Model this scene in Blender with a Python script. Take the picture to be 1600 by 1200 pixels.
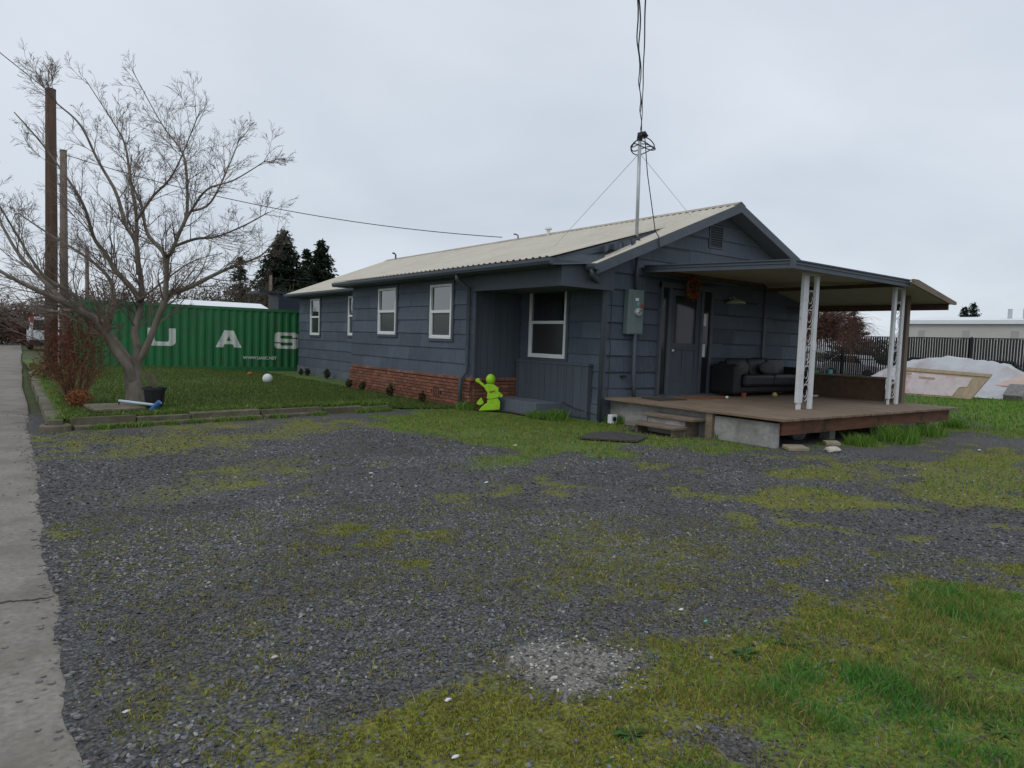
import bpy, math, random
import numpy as np
from mathutils import Matrix, Vector
random.seed(7); rng = np.random.default_rng(11)
S = bpy.context.scene
COL = S.collection
for o in list(bpy.data.objects): bpy.data.objects.remove(o)

# ------------------------------------------------------------ camera (from the two vanishing points of the house)
PP = np.array([800., 600.]); V1 = np.array([0., 505.]); V2 = np.array([2250., 584.]); CAMH = 1.5
FP = math.sqrt(-np.dot(V1-PP, V2-PP))
d1 = np.array([*(V1-PP), FP]); d1 /= np.linalg.norm(d1)
d2 = np.array([*(V2-PP), FP]); d2 /= np.linalg.norm(d2)
up = np.cross(d2, d1); up /= np.linalg.norm(up)
if up[1] > 0: up = -up
RM = np.stack([d2, d1, up], 1)          # cam(x right, y down, z fwd) = RM @ world ; world X along gable, Y along the long wall
CP = np.array([0., 0., CAMH])
def ray(x, y): return RM.T @ np.array([x-800, y-600, FP])
def G(x, y, z=0.):
    d = ray(x, y); return CP + d*((z-CAMH)/d[2])
def OX(x, y, X): d = ray(x, y); return CP + d*(X/d[0])
def OY(x, y, Y): d = ray(x, y); return CP + d*(Y/d[1])
cam = bpy.data.cameras.new('camera'); camo = bpy.data.objects.new('camera', cam); COL.objects.link(camo)
cam.sensor_width = 36; cam.lens = FP/1600*36; cam.clip_start = .05; cam.clip_end = 5000
M = Matrix(((RM[0,0], -RM[1,0], -RM[2,0], 0), (RM[0,1], -RM[1,1], -RM[2,1], 0), (RM[0,2], -RM[1,2], -RM[2,2], CAMH), (0,0,0,1)))
camo.matrix_world = M
S.camera = camo

# ------------------------------------------------------------ overcast sky, weak wide sun
SUN_EL, SUN_AZ = math.radians(48), math.radians(250)     # azimuth measured from +Y clockwise
w = bpy.data.worlds.new('World'); S.world = w; w.use_nodes = True
nt = w.node_tree; nt.nodes.clear(); N = nt.nodes.new; L = nt.links.new
out = N('ShaderNodeOutputWorld'); mixs = N('ShaderNodeMixShader'); L(mixs.outputs[0], out.inputs[0]); mixs.inputs[0].default_value = .9
sky = N('ShaderNodeTexSky'); sky.sky_type = 'NISHITA'; sky.sun_disc = False; sky.sun_elevation = SUN_EL; sky.sun_rotation = SUN_AZ
bg1 = N('ShaderNodeBackground'); bg1.inputs[1].default_value = .08; L(sky.outputs[0], bg1.inputs[0]); L(bg1.outputs[0], mixs.inputs[1])
bg2 = N('ShaderNodeBackground'); L(bg2.outputs[0], mixs.inputs[2])
tc = N('ShaderNodeTexCoord'); sep = N('ShaderNodeSeparateXYZ'); L(tc.outputs['Generated'], sep.inputs[0])
def mth(op, a, b=None):
    n = N('ShaderNodeMath'); n.operation = op
    for i, v in enumerate((a, b)):
        if v is None: continue
        if isinstance(v, (int, float)): n.inputs[i].default_value = v
        else: L(v, n.inputs[i])
    return n.outputs[0]
zc = mth('ADD', mth('MAXIMUM', sep.outputs[2], 0.), .22)
cmb = N('ShaderNodeCombineXYZ'); L(mth('DIVIDE', sep.outputs[0], zc), cmb.inputs[0]); L(mth('DIVIDE', sep.outputs[1], zc), cmb.inputs[1])
nz = N('ShaderNodeTexNoise'); nz.inputs['Scale'].default_value = .75; nz.inputs['Detail'].default_value = 5; nz.inputs['Roughness'].default_value = .5
nz.inputs['Distortion'].default_value = .4; L(cmb.outputs[0], nz.inputs['Vector'])
rp = N('ShaderNodeValToRGB'); L(nz.outputs[0], rp.inputs[0])
rp.color_ramp.elements[0].position = .3; rp.color_ramp.elements[0].color = (.60, .67, .755, 1)
rp.color_ramp.elements[1].position = .72; rp.color_ramp.elements[1].color = (.83, .89, .965, 1)
L(rp.outputs[0], bg2.inputs[0]); bg2.inputs[1].default_value = 1.0
sl = bpy.data.lights.new('sun', 'SUN'); sl.energy = .6; sl.angle = math.radians(25); sl.color = (1, .96, .9)
so = bpy.data.objects.new('sun', sl); COL.objects.link(so)
sd = Vector((math.sin(SUN_AZ)*math.cos(SUN_EL), math.cos(SUN_AZ)*math.cos(SUN_EL), math.sin(SUN_EL)))
so.rotation_euler = (-sd).to_track_quat('-Z', 'Y').to_euler()
S.view_settings.view_transform = 'Standard'; S.view_settings.look = 'None'; S.view_settings.exposure = 0.0; S.view_settings.gamma = 1

# ------------------------------------------------------------ helpers
def tag(o, label=None, cat=None, group=None, kind=None):
    if label: o['label'] = label
    if cat: o['category'] = cat
    if group: o['group'] = group
    if kind: o['kind'] = kind
    return o
def link(o, parent=None):
    COL.objects.link(o)
    if parent is not None:
        o.parent = parent; o.matrix_parent_inverse = Matrix.Translation(-Vector(wloc(parent)))
    return o
def wloc(o):
    return o.get('_w') or tuple(o.location)
WL = {}
def wloc(o): return WL.get(o.name, (0, 0, 0))
def thing(name, label, cat, loc=(0, 0, 0), group=None):
    o = bpy.data.objects.new(name, None); o.empty_display_size = .2; COL.objects.link(o); o.location = loc; WL[o.name] = tuple(loc)
    return tag(o, label, cat, group)
def mesh(name, verts, faces, mat, parent=None, smooth=False):
    me = bpy.data.meshes.new(name); me.from_pydata([tuple(map(float, v)) for v in verts], [], faces)
    me.materials.append(mat)
    if smooth: me.polygons.foreach_set('use_smooth', [True]*len(me.polygons))
    me.update()
    return link(bpy.data.objects.new(name, me), parent)
def npmesh(name, V, F, mat, parent=None, smooth=False, col=None):
    """V (n,3), F (m,k) numpy; quick big meshes; col (n,3) -> point colour 'col'"""
    me = bpy.data.meshes.new(name); k = F.shape[1]
    me.vertices.add(len(V)); me.vertices.foreach_set('co', np.ascontiguousarray(V, dtype=np.float32).ravel())
    me.loops.add(F.size); me.loops.foreach_set('vertex_index', np.ascontiguousarray(F, dtype=np.int32).ravel())
    me.polygons.add(len(F)); me.polygons.foreach_set('loop_start', np.arange(0, F.size, k, dtype=np.int32))
    me.polygons.foreach_set('use_smooth', np.full(len(F), smooth))
    me.update(calc_edges=True)
    if col is not None:
        a = me.color_attributes.new('col', 'FLOAT_COLOR', 'POINT')
        c4 = np.ones((len(V), 4), np.float32); c4[:, :3] = col; a.data.foreach_set('color', c4.ravel())
    me.materials.append(mat)
    return link(bpy.data.objects.new(name, me), parent)
class MB:
    def __init__(s): s.v = []; s.f = []
    def add(s, vs, fs):
        b = len(s.v); s.v += [tuple(map(float, v)) for v in vs]; s.f += [tuple(b+i for i in f) for f in fs]; return s
    def box(s, a, b):
        x0, y0, z0 = [min(a[i], b[i]) for i in range(3)]; x1, y1, z1 = [max(a[i], b[i]) for i in range(3)]
        return s.add([(x0,y0,z0),(x1,y0,z0),(x1,y1,z0),(x0,y1,z0),(x0,y0,z1),(x1,y0,z1),(x1,y1,z1),(x0,y1,z1)],
                     [(0,3,2,1),(4,5,6,7),(0,1,5,4),(1,2,6,5),(2,3,7,6),(3,0,4,7)])
    def obox(s, c, u, v, w):
        c, u, v, w = map(np.array, (c, u, v, w)); P = []
        for k in (-1, 1):
            for a, b in ((-1,-1),(1,-1),(1,1),(-1,1)): P.append(c+a*u+b*v+k*w)
        fs = [(0,3,2,1),(4,5,6,7),(0,1,5,4),(1,2,6,5),(2,3,7,6),(3,0,4,7)]
        if np.dot(np.cross(u, v), w) < 0: fs = [f[::-1] for f in fs]
        return s.add(P, fs)
    def prism(s, poly, d):
        """convex or simple polygon (3d pts) extruded by vector d"""
        n = len(poly); p = [np.array(q, float) for q in poly]; d = np.array(d, float)
        nn = sum((np.cross(p[i]-p[0], p[(i+1) % n]-p[0]) for i in range(1, n-1)), np.zeros(3))
        if np.dot(nn, d) < 0: p = p[::-1]
        return s.add(p+[q+d for q in p], [tuple(range(n))[::-1], tuple(range(n, 2*n))]+[(i, (i+1) % n, n+(i+1) % n, n+i) for i in range(n)])
    def tube(s, pts, r, k=6, cap=True):
        pts = [np.array(p, float) for p in pts]; n = len(pts); R = r if hasattr(r, '__len__') else [r]*n; vs = []
        t0 = pts[1]-pts[0]; a = np.array([0, 0, 1.]) if abs(t0[2]) < .9*np.linalg.norm(t0) else np.array([1., 0, 0])
        u = np.cross(t0, a); u /= np.linalg.norm(u)
        for i in range(n):
            t = pts[min(i+1, n-1)]-pts[max(i-1, 0)]; t = t/(np.linalg.norm(t)+1e-9)
            u = u-t*np.dot(u, t); u /= np.linalg.norm(u)+1e-9; v = np.cross(t, u)
            for j in range(k):
                q = 2*math.pi*j/k; vs.append(pts[i]+R[i]*(math.cos(q)*u+math.sin(q)*v))
        fs = [(i*k+j, i*k+(j+1) % k, (i+1)*k+(j+1) % k, (i+1)*k+j) for i in range(n-1) for j in range(k)]
        if cap: fs += [tuple(range(k))[::-1], tuple(range((n-1)*k, n*k))]
        return s.add(vs, fs)
    def lathe(s, c, prof, k=16):
        c = np.array(c, float); vs = [c+(r*math.cos(2*math.pi*j/k), r*math.sin(2*math.pi*j/k), z) for r, z in prof for j in range(k)]; n = len(prof)
        fs = [(i*k+j, i*k+(j+1) % k, (i+1)*k+(j+1) % k, (i+1)*k+j) for i in range(n-1) for j in range(k)]
        return s.add(vs, fs+[tuple(range(k))[::-1], tuple(range((n-1)*k, n*k))])
    def ball(s, c, r, k=12, m=8, jit=0.):
        r = np.array(r if hasattr(r, '__len__') else (r, r, r), float); c = np.array(c, float); vs = []
        for i in range(m+1):
            a = math.pi*i/m
            for j in range(k):
                b = 2*math.pi*j/k; q = 1+random.uniform(-jit, jit) if 0 < i < m else 1
                vs.append(c+r*q*np.array([math.sin(a)*math.cos(b), math.sin(a)*math.sin(b), -math.cos(a)]))
        return s.add(vs, [(i*k+j, i*k+(j+1) % k, (i+1)*k+(j+1) % k, (i+1)*k+j) for i in range(m) for j in range(k)])
    def build(s, name, mat, parent=None, smooth=False, bevel=0.):
        o = mesh(name, s.v, s.f, mat, parent, smooth)
        if bevel:
            m = o.modifiers.new('b', 'BEVEL'); m.width = bevel; m.segments = 2; m.limit_method = 'ANGLE'
        return o
def copy(o, parent, loc, rot=None):
    c = o.copy(); COL.objects.link(c); c.location = loc
    if rot is not None: c.rotation_euler = rot
    if parent is not None: c.parent = parent; c.matrix_parent_inverse = Matrix.Translation(-Vector(wloc(parent)))
    return c

# value noise in numpy, for masks
def vnoise(x, y, seed=0):
    xi = np.floor(x).astype(np.int64); yi = np.floor(y).astype(np.int64); fx = x-xi; fy = y-yi
    def hsh(a, b):
        h = (a*374761393+b*668265263+seed*1442695041) & 0xffffffff; h = ((h ^ (h >> 13))*1274126177) & 0xffffffff
        return ((h ^ (h >> 16)) & 0xffff)/65535.
    fx = fx*fx*(3-2*fx); fy = fy*fy*(3-2*fy)
    a = hsh(xi, yi)*(1-fx)+hsh(xi+1, yi)*fx; b = hsh(xi, yi+1)*(1-fx)+hsh(xi+1, yi+1)*fx
    return a*(1-fy)+b*fy
def fbm(x, y, sc, oct=4, seed=0):
    t = 0; a = .5; x = np.asarray(x, float)*sc; y = np.asarray(y, float)*sc
    for i in range(oct): t = t+a*vnoise(x, y, seed+i*17); x = x*2.03+5.1; y = y*2.03+1.7; a *= .5
    return t/(1-.5**oct)
def polysd(px, py, poly):
    """signed distance (positive inside)"""
    px = np.asarray(px, float); py = np.asarray(py, float); d = np.full(px.shape, 1e9); ins = np.zeros(px.shape, bool); n = len(poly)
    for i in range(n):
        ax, ay = poly[i][:2]; bx, by = poly[(i+1) % n][:2]; ex, ey = bx-ax, by-ay; L2 = ex*ex+ey*ey+1e-12
        t = np.clip(((px-ax)*ex+(py-ay)*ey)/L2, 0, 1); d = np.minimum(d, np.hypot(px-ax-t*ex, py-ay-t*ey))
        c = ((ay > py) != (by > py)) & (px < (bx-ax)*(py-ay)/(by-ay+1e-12)+ax); ins ^= c
    return np.where(ins, d, -d)
def sstep(a, b, x): t = np.clip((x-a)/(b-a), 0, 1); return t*t*(3-2*t)

# ------------------------------------------------------------ materials
def newmat(name):
    m = bpy.data.materials.new(name); m.use_nodes = True; t = m.node_tree; p = t.nodes['Principled BSDF']; return m, t, p
def nd(t, typ, **kw):
    n = t.nodes.new(typ)
    for k, v in kw.items():
        if k in n.inputs: n.inputs[k].default_value = v
        else: setattr(n, k, v)
    return n
def mixc(t, f, a, b, blend='MIX'):
    n = t.nodes.new('ShaderNodeMix'); n.data_type = 'RGBA'; n.blend_type = blend
    for i, v in ((0, f), (6, a), (7, b)):
        if isinstance(v, (int, float)): n.inputs[i].default_value = v
        elif isinstance(v, tuple): n.inputs[i].default_value = (*v[:3], 1)
        else: t.links.new(v, n.inputs[i])
    return n.outputs[2]
def noise(t, scale=1., detail=4, rough=.55, vec=None, stretch=None):
    n = nd(t, 'ShaderNodeTexNoise', Scale=scale, Detail=detail, Roughness=rough)
    if vec is None: vec = t.nodes.new('ShaderNodeNewGeometry').outputs['Position']
    if stretch:
        mp = nd(t, 'ShaderNodeMapping'); mp.inputs['Scale'].default_value = stretch; t.links.new(vec, mp.inputs[0]); vec = mp.outputs[0]
    t.links.new(vec, n.inputs['Vector']); return n.outputs[0]
def ramp(t, fac, lo, hi, a=0., b=1.):
    n = nd(t, 'ShaderNodeMapRange'); n.inputs[1].default_value = lo; n.inputs[2].default_value = hi; n.inputs[3].default_value = a; n.inputs[4].default_value = b
    n.clamp = True; t.links.new(fac, n.inputs[0]); return n.outputs[0]
def mat(name, c, rough=.7, var=.25, scale=6., stretch=None, c2=None, c2scale=1.2, c2lo=.5, c2hi=.7, c2amt=.7, bump=.15, bscale=None, metal=0., spec=.4, rnd=0., detail=5, bdist=.01):
    m, t, p = newmat(name)
    nf = noise(t, scale, detail, .6, stretch=stretch)
    a = tuple(x*(1-var) for x in c); b = tuple(x*(1+var) for x in c)
    cc = mixc(t, ramp(t, nf, .3, .7), a, b)
    if c2:
        f = ramp(t, noise(t, c2scale, 5, .6), c2lo, c2hi, 0, c2amt); cc = mixc(t, f, cc, c2)
    if rnd:
        oi = t.nodes.new('ShaderNodeObjectInfo'); g = nd(t, 'ShaderNodeHueSaturation'); t.links.new(cc, g.inputs['Color'])
        t.links.new(ramp(t, oi.outputs['Random'], 0, 1, 1-rnd, 1+rnd), g.inputs['Value']); cc = g.outputs[0]
    t.links.new(cc, p.inputs['Base Color']); p.inputs['Roughness'].default_value = rough; p.inputs['Metallic'].default_value = metal
    p.inputs['Specular IOR Level'].default_value = spec
    if bump:
        bn = nd(t, 'ShaderNodeBump', Strength=bump, Distance=bdist)
        t.links.new(noise(t, bscale, 4, .6, stretch=stretch) if bscale else nf, bn.inputs['Height']); t.links.new(bn.outputs[0], p.inputs['Normal'])
    return m
def vcolmat(name, rough=.8, trans=0., spec=.25):
    m, t, p = newmat(name); a = t.nodes.new('ShaderNodeVertexColor'); a.layer_name = 'col'
    t.links.new(a.outputs[0], p.inputs['Base Color']); p.inputs['Roughness'].default_value = rough; p.inputs['Specular IOR Level'].default_value = spec
    if trans:
        tb = t.nodes.new('ShaderNodeBsdfTranslucent'); t.links.new(a.outputs[0], tb.inputs[0]); ms = t.nodes.new('ShaderNodeMixShader'); ms.inputs[0].default_value = trans
        t.links.new(p.outputs[0], ms.inputs[1]); t.links.new(tb.outputs[0], ms.inputs[2]); t.links.new(ms.outputs[0], t.nodes['Material Output'].inputs[0])
    return m
SID = (.082, .1, .133)
m_siding = mat('siding', SID, .75, .22, 1., stretch=(55, 55, 1.6), c2=(.115, .133, .16), c2scale=1.6, c2amt=.6, bump=.5, rnd=.17, bdist=.006)
m_trim = mat('trim_paint', (.074, .088, .108), .55, .1, 5, c2=(.15, .165, .185), c2scale=3, c2lo=.62, c2hi=.75, c2amt=.3, bump=.08)
m_board = mat('painted_board', (.073, .087, .108), .65, .14, 1., stretch=(30, 30, 1.2), bump=.3, rnd=.08, bdist=.004)
m_wall = mat('wall_base', (.05, .06, .075), .8, .1)
m_found = mat('painted_concrete', (.11, .13, .158), .8, .12, 9, c2=(.22, .24, .26), c2amt=.3, bump=.25)
m_roof = mat('roof_metal', (.57, .525, .435), .45, .07, 3, stretch=(1, 4, 1), c2=(.46, .38, .27), c2scale=1.6, c2lo=.48, c2hi=.75, c2amt=.5, bump=.05, spec=.5, rnd=.04)
m_cap = mat('ridge_metal', (.36, .3, .23), .5, .25, 2.5, bump=.05)
m_vinyl = mat('white_vinyl', (.74, .75, .76), .45, .04, 4, bump=0)
m_white = mat('worn_white_paint', (.66, .67, .68), .55, .07, 5, c2=(.34, .3, .25), c2scale=9, c2lo=.6, c2hi=.72, c2amt=.7, bump=.1)
m_brick = mat('brick', (.215, .085, .053), .9, .3, 24, c2=(.27, .2, .16), c2scale=5.5, c2lo=.55, c2hi=.72, c2amt=.5, bump=.5, rnd=.3)
m_mortar = mat('mortar', (.17, .105, .082), .95, .25, 20, bump=.4)
m_deck = mat('weathered_deck', (.2, .143, .098), .8, .25, 1., stretch=(45, 2, 45), c2=(.25, .205, .155), c2scale=1.6, c2amt=.7, bump=.3, rnd=.14, bdist=.004)
m_tread = mat('weathered_tread', (.2, .155, .115), .85, .28, 1., stretch=(30, 3, 30), c2=(.1, .085, .06), c2scale=3, c2amt=.5, bump=.3, rnd=.1)
m_rim = mat('stained_rim', (.15, .062, .034), .75, .3, 1., stretch=(2, 2, 14), c2=(.03, .022, .018), c2scale=2.6, c2lo=.52, c2hi=.66, c2amt=.8, bump=.2)
m_brownp = mat('brown_board', (.105, .062, .038), .8, .25, 8, c2=(.06, .05, .035), bump=.2)
m_conc = mat('concrete', (.31, .3, .285), .9, .2, 14, c2=(.13, .125, .11), c2scale=2.3, c2lo=.45, c2hi=.7, c2amt=.75, bump=.35)
m_curb = mat('mossy_concrete', (.165, .145, .11), .9, .25, 12, c2=(.075, .075, .03), c2scale=3.2, c2lo=.4, c2hi=.62, c2amt=.7, bump=.5, rnd=.1)
m_green = mat('container_green', (.012, .135, .04), .5, .2, 1.2, stretch=(3, 3, .5), c2=(.05, .075, .04), c2scale=2.6, c2lo=.52, c2hi=.7, c2amt=.5, bump=.05, spec=.5)
m_letter = mat('white_lettering', (.58, .6, .56), .6, .1, 6, c2=(.25, .33, .26), c2scale=7, c2lo=.58, c2hi=.7, c2amt=.6, bump=0)
m_bark = mat('bark', (.18, .152, .125), .9, .35, 9, stretch=(1, 1, .35), c2=(.13, .14, .07), c2scale=3, c2amt=.45, bump=.6, bdist=.02)
m_twig = mat('twig', (.15, .115, .096), .9, .2, 3, bump=0)
m_pole = mat('creosote_pole', (.085, .05, .032), .9, .35, 1., stretch=(14, 14, .6), bump=.4)
m_pole2 = mat('grey_pole', (.17, .13, .105), .9, .3, 1., stretch=(14, 14, .6), bump=.4)
m_metal = mat('galvanised', (.5, .52, .54), .45, .1, 8, metal=.35, bump=.05)
m_cable = mat('black_cable', (.02, .02, .022), .6, .1, 5, bump=0)
m_meter = mat('meter_box', (.15, .2, .2), .5, .08, 6, c2=(.11, .14, .14), c2amt=.4, bump=.05)
m_black = mat('black_plastic', (.014, .014, .016), .5, .2, 5, bump=.05)
m_leather = mat('dark_leather', (.012, .0115, .014), .55, .25, 14, bump=.25, spec=.45)
m_pillow = mat('pillow', (.075, .082, .078), .9, .15, 20, bump=.2)
m_neon = mat('neon_plastic', (.34, .64, .018), .45, .1, 6, c2=(.2, .36, .03), c2scale=9, c2lo=.5, c2hi=.72, c2amt=.5, bump=.08, spec=.4)
m_red = mat('red_paint', (.4, .03, .03), .5, .1, 5, bump=0)
m_orange = mat('orange_plastic', (.32, .09, .03), .6, .15, 8, bump=.05)
m_soil = mat('soil', (.09, .06, .04), .95, .4, 16, c2=(.17, .13, .09), c2scale=8, bump=.6)
m_rubber = mat('dark_mat', (.06, .055, .052), .9, .3, 12, bump=.3)
m_rock = mat('pale_rock', (.5, .46, .39), .9, .2, 10, bump=.4)
m_rockd = mat('grey_rock', (.2, .19, .18), .9, .3, 10, bump=.5)
m_paver = mat('tan_paver', (.32, .27, .19), .9, .2, 14, c2=(.14, .14, .06), c2amt=.5, bump=.3)
m_ply = mat('old_plywood', (.37, .285, .19), .8, .2, 1., stretch=(3, 14, 3), c2=(.25, .18, .11), c2amt=.4, bump=.2)
m_pinkp = mat('flaking_white_pink', (.58, .5, .5), .8, .1, 4, c2=(.42, .2, .17), c2scale=1.7, c2lo=.52, c2hi=.66, c2amt=.6, bump=.2)
m_soff = mat('cover_underside', (.42, .385, .29), .6, .08, 3, c2=(.24, .2, .13), c2amt=.4, bump=.05)
m_bldg = mat('cream_metal_wall', (.53, .52, .47), .6, .05, 1, bump=0, c2=(.42, .41, .38), c2scale=.6, c2amt=.3)
m_broof = mat('white_roof', (.8, .82, .84), .5, .03, 1, bump=0)
m_fence = mat('black_slat', (.016, .017, .018), .55, .2, 3, bump=0)
m_paper = mat('paper', (.7, .71, .7), .8, .06, 8, bump=0)
m_blue = mat('blue_plastic', (.03, .11, .3), .4, .1, 5, bump=0)
m_teal = mat('teal_label', (.12, .45, .42), .6, .05, 5, bump=0)
m_dkblue = mat('dark_navy', (.018, .025, .045), .5, .1, 3, bump=0)
m_limeg = mat('lime_tray', (.1, .5, .06), .5, .05, 3, bump=0)
def glass(name, c, rough, ior, spec=.5):
    m, t, p = newmat(name); p.inputs['Base Color'].default_value = (*c, 1); p.inputs['Roughness'].default_value = rough
    p.inputs['IOR'].default_value = ior; p.inputs['Specular IOR Level'].default_value = spec
    b = nd(t, 'ShaderNodeBump', Strength=.04, Distance=.02); t.links.new(noise(t, 2.2, 2, .5), b.inputs['Height']); t.links.new(b.outputs[0], p.inputs['Normal']); return m
m_glass = glass('window_glass', (.012, .015, .017), .02, 2.6)
m_screen = glass('screened_glass', (.03, .034, .03), .3, 1.6)
m_doorglass = glass('door_glass', (.02, .023, .025), .06, 1.4)
m_carglass = glass('car_glass', (.01, .01, .012), .05, 1.5)
m_blade = vcolmat('grass_blades', .7, .3); m_stone = vcolmat('gravel_stones', .85); m_leaf = vcolmat('leaf', .75, .2)

# ------------------------------------------------------------ ground
def gp(*pts): return [tuple(G(x, y)[:2]) for x, y in pts]
MOSS = [(gp((62,678),(330,668),(620,652),(720,662),(430,692),(190,712),(70,704)), .62, .9),
        (gp((170,745),(420,722),(650,722),(670,745),(420,768),(220,795)), .5, .8),
        (gp((1120,775),(1230,760),(1330,772),(1410,790),(1300,806),(1180,804)), .7, .5),
        (gp((1240,742),(1430,714),(1640,700),(1640,800),(1400,776)), .7, .7),
        (gp((1660,860),(1400,885),(1200,945),(1060,985),(900,1005),(700,1085),(420,1240),(1700,1240)), .85, .42),
        (gp((180,1060),(330,1030),(520,1080),(600,1240),(250,1240)), .55, .4),
        (gp((1195,872),(1290,858),(1320,872),(1250,884)), .8, .15),
        (gp((820,840),(1080,810),(1150,850),(1000,930),(860,930)), .5, .5)]
GRASS = [(gp((560,652),(700,636),(960,655),(1010,676),(1120,688),(1230,702),(1140,716),(990,700),(850,728),(700,736),(770,704),(640,682)), .75, .5),
         (gp((1500,655),(1480,640),(1400,606),(1420,585),(1760,570),(1760,690),(1560,682)), .95, 1.0),
         (gp((1236,690),(1480,660),(1530,672),(1400,692),(1260,706)), .8, .3),
         (gp((1300,760),(1440,726),(1640,710),(1640,782),(1430,768)), .5, .5),
         (gp((1680,880),(1470,925),(1280,995),(1130,1075),(1040,1240),(1750,1240)), .8, .3),
         (gp((1480,930),(1660,890),(1700,1010),(1560,1030)), .95, .15)]
GRIT = [(gp((815,1018),(855,1000),(925,998),(985,1025),(955,1062),(890,1080),(835,1055)), .8, .2)]
def cover(x, y):
    n1 = fbm(x, y, 1.3, 5, 3); n2 = fbm(x, y, 4., 4, 9)
    def acc(LST, lo):
        r = np.zeros(np.shape(x))
        for poly, wgt, soft in LST:
            sdv = polysd(x, y, poly); r = np.maximum(r, wgt*sstep(-soft, soft, sdv+(n1-.5)*soft*4+(n2-.5)*soft*1.5))
        return r
    moss = acc(MOSS, 0); grass = acc(GRASS, 0); grit = acc(GRIT, 0)
    # thin scattered moss all over the drive
    moss = np.maximum(moss, .66*sstep(.42, .64, fbm(x, y, .9, 5, 31))*sstep(.34, .62, n2))
    edge = sstep(.7, .2, x)*.35*sstep(.4, .6, n1); moss = np.maximum(moss, edge)
    return moss*(1-.9*grit), grass*(1-grit), grit
def gridxy(xs, ys):
    X, Y = np.meshgrid(xs, ys); n, m = X.shape; i = np.arange(n*m).reshape(n, m)
    F = np.stack([i[:-1,:-1], i[:-1,1:], i[1:,1:], i[1:,:-1]], -1).reshape(-1, 4); return X.ravel(), Y.ravel(), F
def drive_z(x, y): return (fbm(x, y, .7, 3, 5)-.5)*.05*sstep(.3, 1.5, x)*sstep(11.7, 10.5, y)-.004
def gmat():
    m, t, p = newmat('gravel_moss_grass'); pos = t.nodes.new('ShaderNodeNewGeometry').outputs['Position']
    a = t.nodes.new('ShaderNodeVertexColor'); a.layer_name = 'col'; sp = t.nodes.new('ShaderNodeSeparateColor'); t.links.new(a.outputs[0], sp.inputs[0])
    def vor(sc):
        v = nd(t, 'ShaderNodeTexVoronoi', Scale=sc); t.links.new(pos, v.inputs['Vector']); return v
    v1 = vor(62.); s1 = t.nodes.new('ShaderNodeSeparateColor'); t.links.new(v1.outputs['Color'], s1.inputs[0])
    grav = mixc(t, ramp(t, s1.outputs[0], 0, 1), (.045, .047, .052), (.2, .205, .215))
    grav = mixc(t, ramp(t, s1.outputs[1], .86, .9), grav, (.2, .165, .13))
    grav = mixc(t, ramp(t, noise(t, .55, 5, .6), .38, .68, 0, .55), grav, (.075, .072, .07))
    grav = mixc(t, ramp(t, v1.outputs['Distance'], .35, .75, 0, .55), grav, (.035, .033, .03))
    def thr(sock, sc, k, lo=.4, hi=.66):
        n = noise(t, sc, 4, .65); ad = nd(t, 'ShaderNodeMath', operation='MULTIPLY_ADD'); t.links.new(n, ad.inputs[0]); ad.inputs[1].default_value = k; ad.inputs[2].default_value = -k*.5
        s = nd(t, 'ShaderNodeMath', operation='ADD'); t.links.new(ad.outputs[0], s.inputs[0]); t.links.new(sock, s.inputs[1]); return ramp(t, s.outputs[0], lo, hi)
    grit = mixc(t, ramp(t, noise(t, 60, 3, .7), .35, .7), (.12, .105, .088), (.36, .34, .31))
    c = mixc(t, thr(sp.outputs[2], 9, .9), grav, grit)
    mossc = mixc(t, ramp(t, noise(t, 3.5, 5, .65), .35, .65), (.3, .3, .048), (.19, .22, .04)); mossc = mixc(t, ramp(t, noise(t, 55, 3, .7), .35, .65, 0, .85), mossc, (.06, .05, .022))
    c = mixc(t, thr(sp.outputs[0], 22, 1.3), c, mossc)
    grc = mixc(t, ramp(t, noise(t, 5, 5, .65), .35, .65), (.12, .225, .034), (.19, .26, .042)); grc = mixc(t, ramp(t, noise(t, 45, 3, .7), .38, .66, 0, .8), grc, (.055, .05, .022)); grc = mixc(t, ramp(t, noise(t, 2.6, 4, .6), .55, .68, 0, .7), grc, (.1, .075, .045))
    c = mixc(t, thr(sp.outputs[1], 14, 1.0), c, grc)
    t.links.new(c, p.inputs['Base Color']); p.inputs['Roughness'].default_value = .9; p.inputs['Specular IOR Level'].default_value = .2
    b = nd(t, 'ShaderNodeBump', Strength=.7, Distance=.015); b.invert = True; t.links.new(v1.outputs['Distance'], b.inputs['Height'])
    b2 = nd(t, 'ShaderNodeBump', Strength=.5, Distance=.02); t.links.new(noise(t, 40, 4, .7), b2.inputs['Height']); t.links.new(b.outputs[0], b2.inputs['Normal']); t.links.new(b2.outputs[0], p.inputs['Normal'])
    return m
m_ground = gmat()
xs = np.concatenate([np.arange(.12, 9, .06), np.arange(9, 20, .14), np.linspace(20, 62, 60)]); ys = np.concatenate([np.arange(-4, 0, .25), np.arange(0, 8, .06), np.arange(8, 14.2, .1)])
X, Y, F = gridxy(xs, ys); mo, gr, gt = cover(X, Y)
tag(npmesh('gravel_driveway', np.stack([X, Y, drive_z(X, Y)], 1), F, m_ground, smooth=True, col=np.stack([mo, gr, gt], 1)), kind='structure')
m_far = mat('meadow', (.055, .075, .02), .95, .3, 1.5, c2=(.1, .09, .05), c2scale=.12, c2amt=.6, bump=.4)
tag(mesh('ground', [(-2500,-2500,-.06),(2500,-2500,-.06),(2500,2500,-.06),(-2500,2500,-.06)], [(0,1,2,3)], m_far), kind='structure')
# asphalt yard behind the fence
tag(mesh('yard', [(36.5,0,-.03),(120,0,-.03),(120,45,-.03),(36.5,45,-.03)], [(0,1,2,3)], mat('asphalt', (.09, .09, .092), .9, .2, 3, bump=.1)), kind='structure')
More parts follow.
